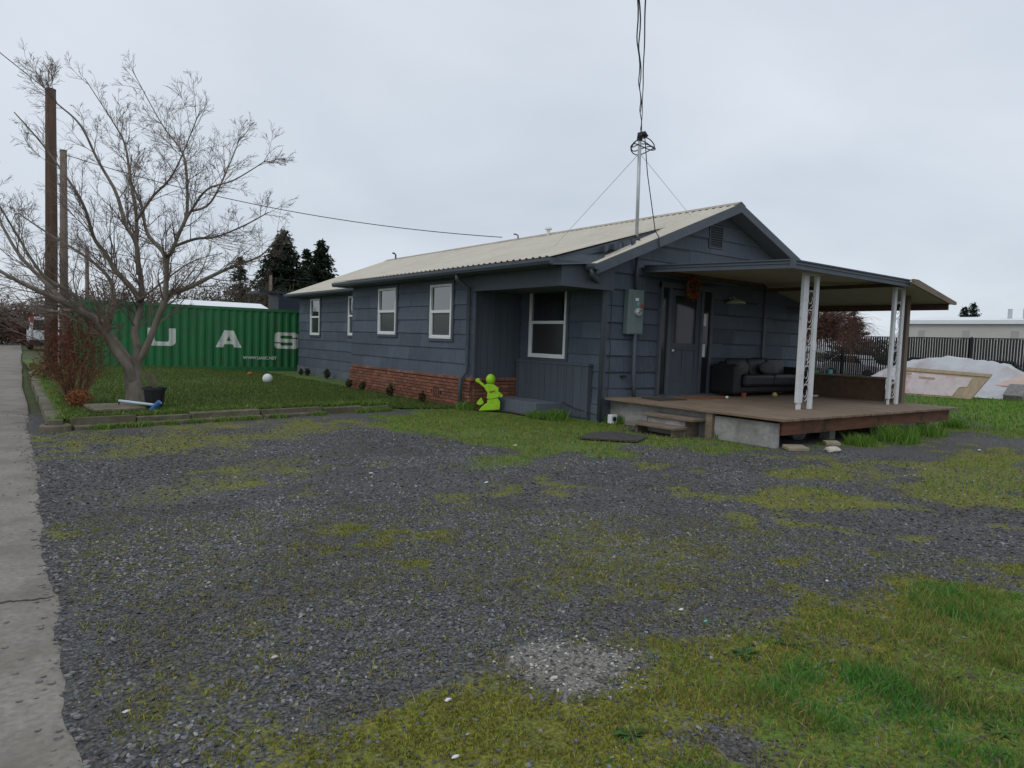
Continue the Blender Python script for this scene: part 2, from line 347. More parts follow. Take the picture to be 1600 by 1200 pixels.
# pavement / lane along the left: worn pale concrete with a ragged gravel edge
m_road = mat('worn_concrete_lane', (.27, .242, .208), .9, .24, 30, c2=(.14, .125, .1), c2scale=1.7, c2lo=.42, c2hi=.68, c2amt=.75, bump=.25)
rv, rf = [], []
yy = np.concatenate([np.arange(-6, 14, .05), np.linspace(14, 400, 180)])
for i, y in enumerate(yy):
    e = .17+.012*min(y, 24)+.07*(float(fbm(np.array(y), np.array(3.), 1.6, 4, 2))-.5)*2+.007*random.uniform(-1, 1)
    if y > 24: e += (y-24)*.02
    rv += [(-7, y, .006), (e-.02, y, .006), (e+.03, y, -.02)]
    if i: b = 3*i; rf += [(b-3, b-2, b+1, b), (b-2, b-1, b+2, b+1)]
road = tag(mesh('road', rv, rf, m_road, smooth=True), kind='structure')
m_crack = mat('crack_dirt', (.07, .06, .05), .95, .3, 20, bump=0)
for p0, p1 in ((G(-60, 950), G(78, 936)), (G(-60, 640), G(48, 640))):
    mb = MB(); n = 26; q = [p0+(p1-p0)*k/n for k in range(n+1)]; o = [random.uniform(-.012, .012) for _ in q]; wd = [random.uniform(.005, .013) for _ in q]
    for k in range(n): mb.add([(q[k][0], q[k][1]+o[k]-wd[k], .010), (q[k+1][0], q[k+1][1]+o[k+1]-wd[k+1], .010), (q[k+1][0], q[k+1][1]+o[k+1]+wd[k+1], .010), (q[k][0], q[k][1]+o[k]+wd[k], .010)], [(0,1,2,3)])
    mb.build('crack', m_crack, road)
# raised lawn
def y0(x): return np.where(x < 6.4, 11.86+.1877*(x-.54), 12.96-.2*(x-6.4))
def lawn_z(x, y):
    h = .13*(1-sstep(4.8, 7.2, x)); return .012+h*(1-sstep(25, 34, y)*.5)+(fbm(x, y, .8, 3, 41)-.5)*.04
ux = np.linspace(.7, 9.45, 60); uv = np.linspace(0, 1, 90)**1.2
XX, VV = np.meshgrid(ux, uv); YY = y0(XX)+VV*(34-y0(XX)); Z = lawn_z(XX, YY); n, m_ = XX.shape; ii = np.arange(n*m_).reshape(n, m_)
F = np.stack([ii[:-1,:-1], ii[:-1,1:], ii[1:,1:], ii[1:,:-1]], -1).reshape(-1, 4)
m_lawn = mat('lawn_turf', (.08, .135, .03), .95, .35, 14, c2=(.14, .165, .032), c2scale=.9, c2lo=.45, c2hi=.7, c2amt=.6, bump=.6, bdist=.03)
tag(npmesh('lawn', np.stack([XX.ravel(), YY.ravel(), Z.ravel()], 1), F, m_lawn, smooth=True), kind='structure')
# garden edging: blocks along the lane, and a two-tier mossy edge towards the drive
ed = thing('garden_edging', 'low mossy concrete edging round the raised lawn beside the lane', 'kerb', (.62, 11.8, 0))
y = 11.75
while y < 23.5:
    l = random.uniform(1.1, 1.5); dx = .008*(y-11.75)+random.uniform(-.012, .012)
    MB().obox((.63+dx, y+l/2, .07), (.095, 0, 0), (.008, l/2-.012, 0), (0, random.uniform(-.004, .004), .09+random.uniform(-.015, .012))).build('edging_block', m_curb, ed, bevel=.012); y += l
A = np.array([.56, 11.72]); B = np.array([6.45, 12.83]); Ld = np.linalg.norm(B-A); dr = (B-A)/Ld; nr = np.array([-dr[1], dr[0]])
s = .25
while s < Ld-.2:
    l = min(random.uniform(.8, 1.25), Ld-s); hz = .15*(1-.55*(s/Ld)**2)+random.uniform(-.018, .012); c = A+dr*(s+l/2)+nr*.07
    MB().obox((c[0], c[1], hz/2-.03), (*(dr*(l/2-.012)), 0), (*(nr*.07), random.uniform(-.012, .012)), (0, 0, hz/2+.03)).build('edging_block', m_curb, ed, bevel=.014)
    if s < 3.6:
        c = A+dr*(s+l/2)-nr*.07; MB().obox((c[0], c[1], .012), (*(dr*(l/2-.03)), 0), (*(nr*.06), .004), (0, 0, .042)).build('edging_block', m_curb, ed, bevel=.012)
    s += l
MB().lathe((.62, 11.72, -.02), [(.2, 0), (.2, .09), (.17, .11), (.13, .11), (.12, .07)], 14).build('corner_ring', m_curb, ed)

# ------------------------------------------------------------ house
RX, RZ = 12.89, 4.65; EX, EZ = 8.7, 2.97; RS = (RZ-EZ)/(RX-EX)
def rz(x): return RZ-RS*abs(x-RX)
house = thing('house', 'low blue-grey shingled house with pale metal roof and brick base', 'house', (12.5, 18, 0))
wv = MB(); gy0, gy1 = 9.72, 25.85
prof = [(9.43, -.1), (16.3, -.1), (16.3, rz(16.3)-.12), (RX, RZ-.14), (9.43, rz(9.43)-.12)]
wv.prism([(x, 18.8, z) for x, z in prof], (0, gy0-18.8, 0))
prof2 = [(9.12, -.1), (16.3, -.1), (16.3, rz(16.3)-.12), (RX, RZ-.14), (9.12, rz(9.12)-.12)]
wv.prism([(x, 18.8, z) for x, z in prof2], (0, gy1-18.8, 0))
wv.box((8.18, 12.43, -.1), (9.5, 18.77, 2.86))
wall = wv.build('wall', m_wall, house)
def clip(poly, a, b, c):          # keep a*u+b*z<=c
    r = []
    for i in range(len(poly)):
        p, q = poly[i], poly[(i+1) % len(poly)]; fp = a*p[0]+b*p[1]-c; fq = a*q[0]+b*q[1]-c
        if fp <= 0: r.append(p)
        if fp*fq < 0: t = fp/(fp-fq); r.append((p[0]+(q[0]-p[0])*t, p[1]+(q[1]-p[1])*t))
    return r
EXPO = .325
def shingles(org, u, n, width, za, zb, holes=(), clips=(), plen=1.22):
    org, u, n = (np.array(q, float) for q in (org, u, n)); k = int(math.floor((za+.005)/EXPO)); z = k*EXPO-.005
    while z < zb-.01:
        z0c, z1c = max(z, za), min(z+EXPO, zb); off = (k % 2)*plen*.5+random.uniform(-.1, .1); k += 1; cuts = [0.]; q = off if off > .15 else plen+off
        while q < width-.12: cuts.append(q); q += plen*random.uniform(.85, 1.1)
        cuts.append(width)
        for a, b in zip(cuts[:-1], cuts[1:]):
            rects = [(a+.002, b-.002, z0c, z1c)]
            for h0, h1, hz0, hz1 in holes:
                nx = []
                for r0, r1, s0, s1 in rects:
                    if r1 <= h0 or r0 >= h1 or s1 <= hz0 or s0 >= hz1: nx.append((r0, r1, s0, s1)); continue
                    if r0 < h0: nx.append((r0, h0, s0, s1))
                    if r1 > h1: nx.append((h1, r1, s0, s1))
                    m0, m1 = max(r0, h0), min(r1, h1)
                    if s1 > hz1: nx.append((m0, m1, hz1, s1))
                    if s0 < hz0: nx.append((m0, m1, s0, hz0))
                rects = nx
            for r0, r1, s0, s1 in rects:
                if r1-r0 < .03 or s1-s0 < .015: continue
                poly = [(r0, s0), (r1, s0), (r1, s1), (r0, s1)]
                for c in clips: poly = clip(poly, *c)
                if len(poly) < 3: continue
                th = lambda zz: .030-.022*(zz-z)/EXPO
                jit = random.uniform(-.0015, .0015)
                F0 = [org+u*p[0]+np.array([0, 0, p[1]])+n*(th(p[1])+jit) for p in poly]; B0 = [org+u*p[0]+np.array([0, 0, p[1]])-n*.005 for p in poly]; m = len(poly)
                fs = [tuple(range(m)), tuple(range(2*m-1, m-1, -1))]+[(i, m+i, m+(i+1) % m, (i+1) % m) for i in range(m)]
                if np.dot(np.cross(u, (0, 0, 1)), n) < 0: fs = [f[::-1] for f in fs]
                mesh('shingle', F0+B0, fs, m_siding, wall)
        z += EXPO
# windows: (wall plane) far->near. plane 'X' walls face -X, u runs along +Y
def window(X, ya, yb, za, zb, split=.5):
    fr = .055; mb = MB(); a, b = X-.045, X+.04; zm = za+(zb-za)*split
    for (p, q) in (((ya, za), (ya+fr, zb)), ((yb-fr, za), (yb, zb)), ((ya+fr, za), (yb-fr, za+fr)), ((ya+fr, zb-fr), (yb-fr, zb)), ((ya+fr, zm-.03), (yb-fr, zm+.035))):
        mb.box((a, p[0], p[1]), (b, q[0], q[1]))
    mb.box((a+.018, ya+fr, za+fr), (b, ya+fr+.03, zm-.03)); mb.box((a+.018, yb-fr-.03, za+fr), (b, yb-fr, zm-.03)); mb.box((a+.018, ya+fr+.03, za+fr), (b, yb-fr-.03, za+fr+.03))
    wn = mb.build('window', m_vinyl, house, bevel=.004)
    MB().box((X+.0, ya+fr, zm+.03), (X+.012, yb-fr, zb-fr)).build('pane', m_glass, wn)
    MB().box((X+.003, ya+fr+.03, za+fr+.03), (X+.015, yb-fr-.03, zm-.03)).build('pane', m_screen, wn)
    mc = MB(); t = .07
    for (p, q) in (((ya-t, za-.06), (yb+t, za-.002)), ((ya-t, zb+.002), (yb+t, zb+.07)), ((ya-t, za), (ya-.002, zb)), ((yb+.002, za), (yb+t, zb))): mc.box((X-.032, p[0], p[1]), (X+.03, q[0], q[1]))
    mc.build('casing', m_trim, wn)
    return (ya-.06, yb+.06, za-.05, zb+.06)
h1 = window(8.15, 13.27, 14.23, 1.5, 2.74); h2 = window(8.15, 15.98, 17.0, 1.56, 2.76)
h3 = window(9.1, 20.5, 21.2, 1.5, 2.76); h4 = window(9.1, 23.7, 24.6, 1.47, 2.76)
h5 = window(9.42, 10.82, 12.05, 1.17, 2.68)
def rel(h, o): return (h[0]-o, h[1]-o, h[2], h[3])
shingles((8.17, 12.4, 0), (0, 1, 0), (-1, 0, 0), 6.36, .66, 2.86, [rel(h1, 12.4), rel(h2, 12.4)])
shingles((9.12, 18.8, 0), (0, 1, 0), (-1, 0, 0), 7.06, .32, 3.05, [rel(h3, 18.8), rel(h4, 18.8)])
shingles((9.43, 9.74, 0), (0, 1, 0), (-1, 0, 0), 2.66, .32, 2.6, [rel(h5, 9.74)])
# gable end (faces -Y): door bay 10.93..12.62
DZ = .47; bay = (10.93, 12.66)
ra = (-RS, 1, RZ-.16-RS*RX+RS*9.4); rb_ = (RS, 1, RZ-.16+RS*RX-RS*9.4)
shingles((9.4, 9.73, 0), (1, 0, 0), (0, -1, 0), 6.92, .32, 4.5, [(bay[0]-9.4, bay[1]-9.4, 0, 2.85), (12.44-9.4, 12.94-9.4, 3.68, 4.2)], [ra, rb_])
MB().box((8.145, 12.345, .68), (8.19, 12.405, 2.86)).box((8.145, 12.405, .67), (8.16, 12.46, 2.86)).build('corner_board', m_trim, house)
MB().box((14.6, 9.66, .45), (14.69, 9.735, 3.1)).build('corner_board', m_trim, house)
MB().box((9.385, 9.69, .0), (9.47, 9.745, 2.9)).build('corner_board', m_trim, house)
MB().box((9.07, 18.8, -.1), (9.2, 25.9, .31)).build('foundation', m_found, house); MB().box((9.39, 9.7, -.1), (9.5, 12.4, .31)).build('foundation', m_found, house); MB().box((9.51, 9.69, -.1), (16.3, 9.8, .31)).build('foundation', m_found, house)
# entry recess: vertical boards on the side of the bump-out
for k in range(7): MB().box((8.19+k*.175, 12.4+random.uniform(-.004, .004), .66), (8.19+k*.175+.168, 12.44, 2.56)).build('wall_board', m_board, house)
# boxed porch beam and ceiling over the entry
pb = MB().prism([(8.1, 9.5, 2.53), (8.1, 12.4, 2.53), (8.1, 12.4, 2.93), (8.1, 9.5, 2.93)], (.09, 0, 0)).build('porch_beam', m_board, house)
MB().box((8.19, 9.5, 2.53), (9.42, 9.58, 2.95)).build('porch_beam', m_board, house)
MB().box((8.192, 9.585, 2.56), (9.42, 12.42, 2.6)).build('porch_ceiling', m_board, house)
# brick plinth: every brick its own piece
pl = MB().box((8.125, 12.42, -.1), (8.16, 18.74, .615)).box((8.16, 12.395, -.1), (9.4, 12.42, .615)).build('brick_plinth', m_mortar, house)
bs = MB().box((-.03, -.111, -.031), (.03, .111, .031)).build('brick', m_brick, pl, bevel=.005); first = [True]
def brick(loc, rot, sc):
    if first[0]: o = bs; first[0] = False; o.location = loc; o.rotation_euler = rot
    else: o = copy(bs, pl, loc, rot)
    o.scale = (1, sc, 1)
for r in range(8):
    z = .035+r*.0755; y = 12.40+(.0 if r % 2 else .1165)
    if r % 2 == 0: brick((8.118, 12.445, z), (0, 0, 0), .42)
    while y < 18.6:
        if not (2 <= r <= 4 and (13.6 < y+.1165 < 14.0)): brick((8.118+random.uniform(-.006, .006), y+.1165, z), (0, 0, random.uniform(-.012, .012)), 1.)
        y += .2335
    x = 8.19
    while x < 9.3: brick((x+.1165, 12.392+random.uniform(-.006, .006), z), (0, 0, math.pi/2), 1.); x += .2335
for k in range(27): brick((8.105, 12.44+k*.2335, .648), (0, math.radians(4), 0), 1.04)
for k in range(5): brick((8.25+k*.2335, 12.375, .648), (0, 0, math.pi/2), 1.04)
for yv in (13.8,):
    MB().box((8.1, yv-.19, .15), (8.125, yv+.19, .37)).build('crawl_vent', m_black, house)
    for k in range(5): MB().box((8.085, yv-.16+k*.075, .16), (8.115, yv-.135+k*.075, .36)).build('vent_bar', m_brick, house)
# stoop and boarded box under the window
MB().box((8.62, 10.75, -.1), (9.4, 12.36, .27)).build('stoop', m_found, house, bevel=.01)
bxm = MB().box((9.31, 9.98, -.05), (9.4, 12.32, 1.06)).box((9.27, 9.96, 1.06), (9.4, 12.35, 1.105)).build('boarded_box', m_board, house)
yk = 9.98
while yk < 12.28:
    wd = random.choice((.2, .22, .28)); e = min(yk+wd, 12.34); MB().box((9.285+random.uniform(-.003, .003), yk+.004, .03 if yk < 10.7 else .275), (9.31, e-.004, 1.058)).build('box_board', m_board, bxm); yk += wd
# roof: full-length gable sheets, then the shallower extension sheets laid over them
def sheet(name, xa, za, xb, zb, ya, yb, parent, pitch=.19, rib=.022, t=.0, ya2=None):
    """ribbed sheet between eave (xa,za) and top (xb,zb), ribs run up the slope"""
    n = max(2, int(round((yb-ya)/pitch))); vs = []; ya2 = ya if ya2 is None else ya2
    for i in range(n):
        for f, h in ((0, 0), (.28, 0), (.38, rib), (.6, rib), (.7, 0)):
            q = (i+f)/n; vs += [(xa, ya+(yb-ya)*q, za+h+t), (xb, ya2+(yb-ya2)*q, zb+h+t)]
    vs += [(xa, yb, za+t), (xb, yb, zb+t)]; m = len(vs)//2
    o = mesh(name, vs, [(2*i, 2*i+1, 2*i+3, 2*i+2) for i in range(m-1)], m_roof, parent)
    sm = o.modifiers.new('s', 'SOLIDIFY'); sm.thickness = .006; sm.offset = 1; return o
slab = MB()
for sgn in (-1, 1):
    xe = RX+sgn*(RX-EX)
    slab.prism([(xe, 9.27, EZ-.13), (RX, 9.27, RZ-.13), (RX, 9.27, RZ-.03), (xe, 9.27, EZ-.03)], (0, 16.9, 0))
roof = slab.build('roof', m_trim, house)
for i in range(18):
    ya = 9.25+i*.942; sheet('roof_sheet', EX-.04, EZ-.028, RX, RZ-.012, ya, ya+.942, roof); 
for i in range(6): sheet('roof_sheet', 2*RX-EX+.04, EZ-.028, RX, RZ-.012, 9.25+i*2.826, 9.25+(i+1)*2.826, roof, t=.0)
xt = 11.25; zt = rz(xt)+.012
for i in range(10):
    a = 9.36+i*.975; sheet('roof_sheet', 7.7, 2.995, xt, zt, a, a+.975, roof, ya2=a if i else 9.9)
for i in range(10): MB().prism([(RX-.17, 0, RZ-.05), (RX, 0, RZ+.035), (RX+.17, 0, RZ-.05), (RX, 0, RZ+.02)], (0, 1.69, 0)).build('ridge_cap', m_cap, roof).location = (0, 9.24+i*1.7, 0)
# extension slab + infill triangle + rafter tails seen at its near end
es = MB().prism([(7.74, 9.4, 2.86), (8.9, 9.4, 2.99), (xt-.05, 9.93, zt-.03), (7.74, 9.4, 2.975)], (0, .02, 0)).build('gable_infill', m_board, roof)
MB().prism([(7.74, 9.5, 2.87), (9.5, 9.5, 3.36), (9.5, 9.5, 3.47), (7.74, 9.5, 2.97)], (0, 9.55, 0)).build('soffit', m_trim, roof)
MB().box((7.76, 9.6, 2.86), (8.18, 19.0, 2.885)).build('soffit_board', m_board, roof)
for k in range(4):
    x = 9.0+k*.24; z = 2.995+(x-7.7)*.283-.1; MB().prism([(x, 9.37, z+.07), (x+.15, 9.4, z+.1), (x+.13, 9.4, z+.0), (x+.04, 9.38, z-.05)], (0, .05, 0)).build('rafter_tail', m_trim, roof)
def gutter(x, ya, yb, z, sg=-1):
    p = [(x, 0, z), (x+sg*.085, 0, z), (x+sg*.115, 0, z+.05), (x+sg*.115, 0, z+.105), (x+sg*.1, 0, z+.105), (x+sg*.1, 0, z+.055), (x+sg*.08, 0, z+.012), (x, 0, z+.012)]
    return MB().prism([(a, ya, c) for a, b, c in p], (0, yb-ya, 0)).prism([(x, ya-.004, z), (x+sg*.085, ya-.004, z), (x+sg*.115, ya-.004, z+.05), (x+sg*.115, ya-.004, z+.105), (x, ya-.004, z+.105)], (0, .003, 0)).build('gutter', m_trim, roof)
gutter(7.76, 9.33, 19.1, 2.87); gutter(8.72, 19.15, 26.2, 2.85); gutter(8.72, 9.2, 9.46, 2.85)
MB().box((8.7, 19.1, 2.83), (9.12, 26.1, 2.86)).build('soffit_board', m_board, roof)
# rake boards on the near gable
for sgn in (-1, 1):
    xe = RX+sgn*(RX-EX); MB().prism([(xe, 9.22, EZ-.2), (RX, 9.22, RZ-.2), (RX, 9.22, RZ-.02), (xe, 9.22, EZ-.02)], (0, .045, 0)).build('rake_board', m_trim, roof)
    MB().prism([(xe, 26.15, EZ-.17), (RX, 26.15, RZ-.17), (RX, 26.15, RZ-.02), (xe, 26.15, EZ-.02)], (0, .045, 0)).build('rake_board', m_trim, roof)
# gable vent with slats
gv = MB().box((12.45, 9.69, 3.69), (12.48, 9.74, 4.19)).box((12.9, 9.69, 3.69), (12.93, 9.74, 4.19)).box((12.48, 9.69, 3.69), (12.9, 9.74, 3.72)).box((12.48, 9.69, 4.16), (12.9, 9.74, 4.19)).build('gable_vent', m_trim, house)
MB().box((12.48, 9.725, 3.72), (12.9, 9.74, 4.16)).build('vent_backing', m_black, gv)
for k in range(8): MB().obox((12.69, 9.708, 3.75+k*.054), (.21, 0, 0), (0, .02, .013), (0, .003, -.006)).build('slat', m_board, gv)
# downspouts
ds = MB(); ds.tube([(7.74, 12.47, 2.86), (7.74, 12.47, 2.76), (8.07, 12.5, 2.6), (8.07, 12.5, .95), (8.07, 12.52, .8), (7.98, 12.58, .66), (7.98, 12.6, -.02)], .045, 8); ds.build('downspout', m_trim, house, smooth=True)
ds = MB(); ds.tube([(8.66, 9.32, 2.86), (8.68, 9.32, 2.76), (9.3, 9.66, 2.6), (9.34, 9.68, 2.48), (9.34, 9.68, .02)], .045, 8); ds.build('downspout', m_trim, house, smooth=True)
# door bay: frame, side lights, half-glazed door
db = MB(); yb_ = 9.66
for x0, x1 in ((10.93, 11.0), (11.19, 11.28), (12.24, 12.33), (12.58, 12.66)): db.box((x0, yb_-.02, DZ), (x1, yb_+.08, 2.82))
db.box((10.93, yb_-.025, 2.72), (12.66, yb_+.08, 2.84)); dframe = db.build('door_frame', m_trim, house, bevel=.006)
MB().box((10.93, yb_+.07, DZ), (12.66, yb_+.1, 2.8)).build('door_backing', m_black, dframe)
MB().box((11.0, yb_+.02, DZ+.03), (11.19, yb_+.035, 2.72)).build('side_light', m_doorglass, dframe)
MB().box((12.33, yb_+.02, DZ+.03), (12.58, yb_+.035, 2.72)).build('side_light', m_doorglass, dframe)
for z0, z1 in ((1.98, 2.24), (1.3, 1.58)): MB().box((12.36, yb_+.01, z0), (12.46, yb_+.016, z1)).build('paper_note', m_paper, dframe)
dr_ = MB(); dy = yb_+.01
for a, b in (((11.28, DZ+.02), (11.41, 2.7)), ((12.11, DZ+.02), (12.24, 2.7)), ((11.41, DZ+.02), (12.11, .72)), ((11.41, 2.58), (12.11, 2.7)), ((11.41, 1.44), (12.11, 1.58)), ((11.72, .72), (11.8, 1.44))): dr_.box((a[0], dy, a[1]), (b[0], dy+.045, b[1]))
door = dr_.build('door', m_board, house, bevel=.006)
for a, b in (((11.41, .72), (11.72, 1.44)), ((11.8, .72), (12.11, 1.44))): MB().box((a[0], dy+.02, a[1]), (b[0], dy+.035, b[1])).build('door_panel', m_board, door)
MB().box((11.41, dy+.018, 1.58), (12.11, dy+.03, 2.58)).build('pane', m_doorglass, door)
MB().box((11.44, dy+.03, 1.62), (12.08, dy+.036, 2.18)).build('curtain', m_paper, door)
MB().ball((11.35, dy-.04, 1.42), .032).tube([(11.35, dy-.04, 1.42), (11.35, dy+.01, 1.42)], .014).build('handle', m_metal, door, smooth=True)
MB().box((10.98, 9.45, DZ+.002), (12.62, 9.66, DZ+.035)).build('threshold', m_trim, house)
# roof pipes
MB().lathe((RX-.12, 15.65, RZ-.1), [(.05, 0), (.05, .2), (.11, .21), (.1, .26), (.03, .3)], 12).build('vent_pipe', m_vinyl, roof)
for yy_, s_ in ((17.2, .7), (25.4, 1.1)): MB().tube([(RX-.05, yy_, RZ-.05), (RX-.05, yy_, RZ+.14*s_), (RX-.09, yy_+.05, RZ+.2*s_), (RX-.15, yy_+.1, RZ+.21*s_)], .03*s_, 7).build('vent_pipe', m_rubber, roof)

# ------------------------------------------------------------ deck
DX0, DX1, DY0, DY1 = 9.42, 15.72, 5.8, 9.64
deck = thing('deck', 'raised weathered brown timber deck in front of the gable end', 'deck', (12.5, 7.7, 0))
x = DX0
while x < DX1-.05:
    wd = .14; e = min(x+wd, DX1); j = random.uniform(-.012, .012)
    MB().box((x+.005, DY0+j, DZ-.04+random.uniform(-.002, .002)), (e-.005, DY1-.0, DZ)).build('deck_board', m_deck, deck, bevel=.004); x += wd
MB().box((9.6, 5.93, .2), (15.6, 5.98, DZ-.042)).build('rim_joist', m_rim, deck)
MB().box((15.55, 5.99, .2), (15.6, 9.6, DZ-.042)).build('rim_joist', m_rim, deck)
for k in range(9): MB().box((10+k*.65, 5.99, .24), (10.04+k*.65, 9.6, DZ-.043)).build('joist', m_rim, deck)
for px, py in ((11.6, 6.3), (13.6, 6.3), (15.3, 6.3)): MB().box((px-.09, py-.09, -.05), (px+.09, py+.09, .24)).build('deck_pier', m_conc, deck)
MB().box((9.52, 5.96, -.05), (9.585, 7.12, .385)).build('skirt_panel', m_conc, deck, bevel=.006)
MB().box((9.62, 7.2, -.05), (9.68, 9.66, .41)).build('skirt_panel', m_conc, deck, bevel=.006)
MB().box((9.47, 7.13, -.05), (9.57, 7.26, DZ-.045)).build('skirt_post', m_tread, deck)
steps = thing('deck_steps', 'two worn grey-brown wooden steps up to the deck', 'steps', (9.2, 7.8, 0))
for xa, xb, ya, yb, z in ((9.16, 9.6, 7.28, 8.42, .315), (8.86, 9.22, 7.42, 8.5, .17)):
    MB().box((xa, ya, z-.045), (xb, yb, z)).build('tread', m_tread, steps, bevel=.006)
for ya in (7.5, 8.3):
    MB().prism([(8.95, ya, -.03), (9.6, ya, -.03), (9.6, ya, .27), (9.24, ya, .27), (9.24, ya, .125), (8.95, ya, .125)], (0, .05, 0)).build('stringer', m_tread, steps)
MB().box((9.21, 7.48, .0), (9.235, 8.3, .265)).build('riser', m_conc, steps)
lw = thing('low_deck_wall', 'low brown boarded wall along the far side of the deck', 'low wall', (15.5, 8.2, DZ))
MB().box((15.47, 7.2, DZ+.004), (15.54, 9.62, .96)).build('panel', m_brownp, lw)
MB().box((15.42, 7.15, .962), (15.6, 9.62, 1.0)).build('cap', m_tread, lw)
for k in range(3): MB().box((15.42, 7.02, .55+k*.15), (15.62, 7.14, .61+k*.15)).build('end_board', m_ply, lw)
MB().box((15.545, 7.04, DZ+.004), (15.6, 7.19, .96)).build('end_post', m_tread, lw)

# ------------------------------------------------------------ patio cover
cov = thing('patio_cover', 'flat metal patio cover with blue-grey fascia on white iron posts', 'patio cover', (12.5, 8, DZ))
CX0, CX1, CY0, CY1 = 10.32, 14.5, 6.36, 9.62
def cz(y): return 2.97+.115*(y-CY0)/(CY1-CY0)
for k in range(14):
    a = CX0+.06+k*(CX1-CX0-.06)/14; b = CX0+.06+(k+1)*(CX1-CX0-.06)/14
    MB().prism([(a+.002, CY0+.06, cz(CY0)-.03), (b-.002, CY0+.06, cz(CY0)-.03), (b-.002, CY0+.06, cz(CY0)-.005), (a+.002, CY0+.06, cz(CY0)-.005)], (0, 9.69-CY0-.06, .115)).build('cover_panel', m_soff, cov)
def fascia(p, q, nrm):
    p, q, nrm = np.array(p, float), np.array(q, float), np.array(nrm, float); mb = MB(); u3 = np.array([0, 0, 1.])
    for o, z0, z1 in ((0, -.125, -.1), (-.012, -.1, -.05), (.004, -.05, -.03), (-.012, -.03, .0), (.012, 0, .022)):
        mb.prism([p+u3*z0, q+u3*z0, q+u3*z1, p+u3*z1], nrm*(.045+o))
    return mb.build('fascia', m_trim, cov)
fascia((CX0+.06, CY1-.02, cz(CY1)), (CX0+.06, CY0+.05, cz(CY0)), (-1, 0, 0))
fascia((CX0+.03, CY0+.055, cz(CY0)), (CX1, CY0+.055, cz(CY0)), (0, -1, 0))
MB().box((CX0-.005, CY0-.01, cz(CY0)-.13), (CX0+.075, CY0+.05, cz(CY0)+.026)).build('fascia_corner', m_trim, cov)
# sloping lower sheets to the right
sx1, sz1 = 16.5, 2.62
for k in range(9):
    a = CY0-.02+k*.37; b = a+.372
    MB().prism([(CX1-.06, a, cz(a)-.035), (CX1-.06, b-.002, cz(b)-.035), (sx1, b-.002, sz1), (sx1, a, sz1)], (0, 0, .02)).prism([(CX1+.02, b-.03, cz(b)-.02), (CX1+.02, b-.004, cz(b)-.02), (sx1, b-.004, sz1+.021), (sx1, b-.03, sz1+.021)], (0, 0, .02)).build('lower_sheet', m_soff, cov)
MB().prism([(CX1-.05, CY0-.07, 2.9), (sx1-.25, CY0-.07, sz1-.01), (sx1+.02, CY0-.07, sz1-.01), (sx1+.02, CY0-.07, sz1+.05), (CX1+.16, CY0-.07, 3.0), (CX1-.05, CY0-.07, 3.0)], (0, .045, 0)).build('end_flashing', m_tread, cov)
MB().box((CX1-.1, CY0+.1, 2.86), (CX1-.02, CY1, 2.936)).box((CX0+.07, 9.6, 2.98), (CX1-.05, 9.69, 3.05)).build('beam', m_brownp, cov)
MB().box((sx1-.1, CY0+.06, sz1-.12), (sx1-.03, CY1+.1, sz1+.003)).build('beam', m_brownp, cov)
def post(xa, xb, wa, wb, tall=2.84):
    y = 6.7; r = MB().box((xa-wa/2, y-.03, DZ+.12), (xa+wa/2, y+.03, tall)).box((xa-wa/2+.03, y-.02, DZ+.001), (xa+wa/2-.02, y+.02, DZ+.12)).box((xb-wb/2, y-.025, DZ+.001), (xb+wb/2, y+.025, tall)).box((xa-wa/2-.0, y-.035, tall), (xb+wb/2, y+.035, tall+.03))
    p = r.build('post', m_white, cov, bevel=.005); c0, c1 = xa+wa/2, xb-wb/2; cm = (c0+c1)/2; rr = (c1-c0)/2-.004
    z = DZ+.2
    while z < tall-.3:
        q = []
        for i in range(22):
            t = i/21; ang = -.5*math.pi+t*2.6*math.pi; rad = rr*(1-.55*t); q.append((cm+rad*math.cos(ang), y, z+.12+rad*1.5*math.sin(ang)))
        MB().tube(q, .0055, 5).build('scroll', m_white, p); z += .33
        MB().tube([(c0, y, z-.06), (cm, y, z-.1), (c1, y, z-.06)], .0055, 5).build('scroll', m_white, p)
post(11.29, 11.66, .16, .105); post(14.6, 14.96, .1, .1)
MB().box((15.56, 6.86, DZ), (15.7, 6.99, 2.76)).build('timber_post', m_pole2, cov)

# ------------------------------------------------------------ things on the deck and the gable wall
sofa = thing('sofa', 'dark grey leather sofa on the deck against the gable wall', 'sofa', (14, 9, DZ))
MB().box((12.66, 8.98, DZ+.08), (15.1, 9.58, .72)).build('base', m_leather, sofa, bevel=.04)
MB().box((12.6, 8.94, DZ+.05), (12.84, 9.62, 1.16)).build('arm', m_leather, sofa, bevel=.06)
MB().box((15.02, 8.94, DZ+.05), (15.26, 9.62, 1.12)).build('arm', m_leather, sofa, bevel=.06)
MB().box((12.84, 9.42, .7), (15.03, 9.62, 1.22)).build('backrest', m_leather, sofa, bevel=.06)
for k in range(2): MB().box((12.85+k*1.085, 8.86, .7), (12.85+k*1.085+1.08, 9.42, .95)).build('seat_cushion', m_leather, sofa, bevel=.055)
for k in range(3): MB().obox((13.2+k*.72, 9.36, 1.1), (.35, 0, 0), (0, .07, .0), (0, .05, .19)).build('back_cushion', m_leather, sofa, bevel=.07)
for xx in (12.9, 15.1):
    for y in (8.93, 9.5): MB().lathe((xx, y, DZ), [(.04, 0), (.06, .09)], 10).build('foot', m_orange, sofa)
tag(MB().ball((13.12, 9.18, 1.09), (.24, .09, .16), 14, 10).build('cushion', m_pillow, smooth=True), 'crumpled grey cushion leaning at the left end of the sofa', 'cushion')
tag(MB().ball((14.12, 9.18, 1.09), (.3, .1, .15), 14, 10).build('cushion', m_pillow, smooth=True), 'plump pale grey cushion towards the right of the sofa', 'cushion')
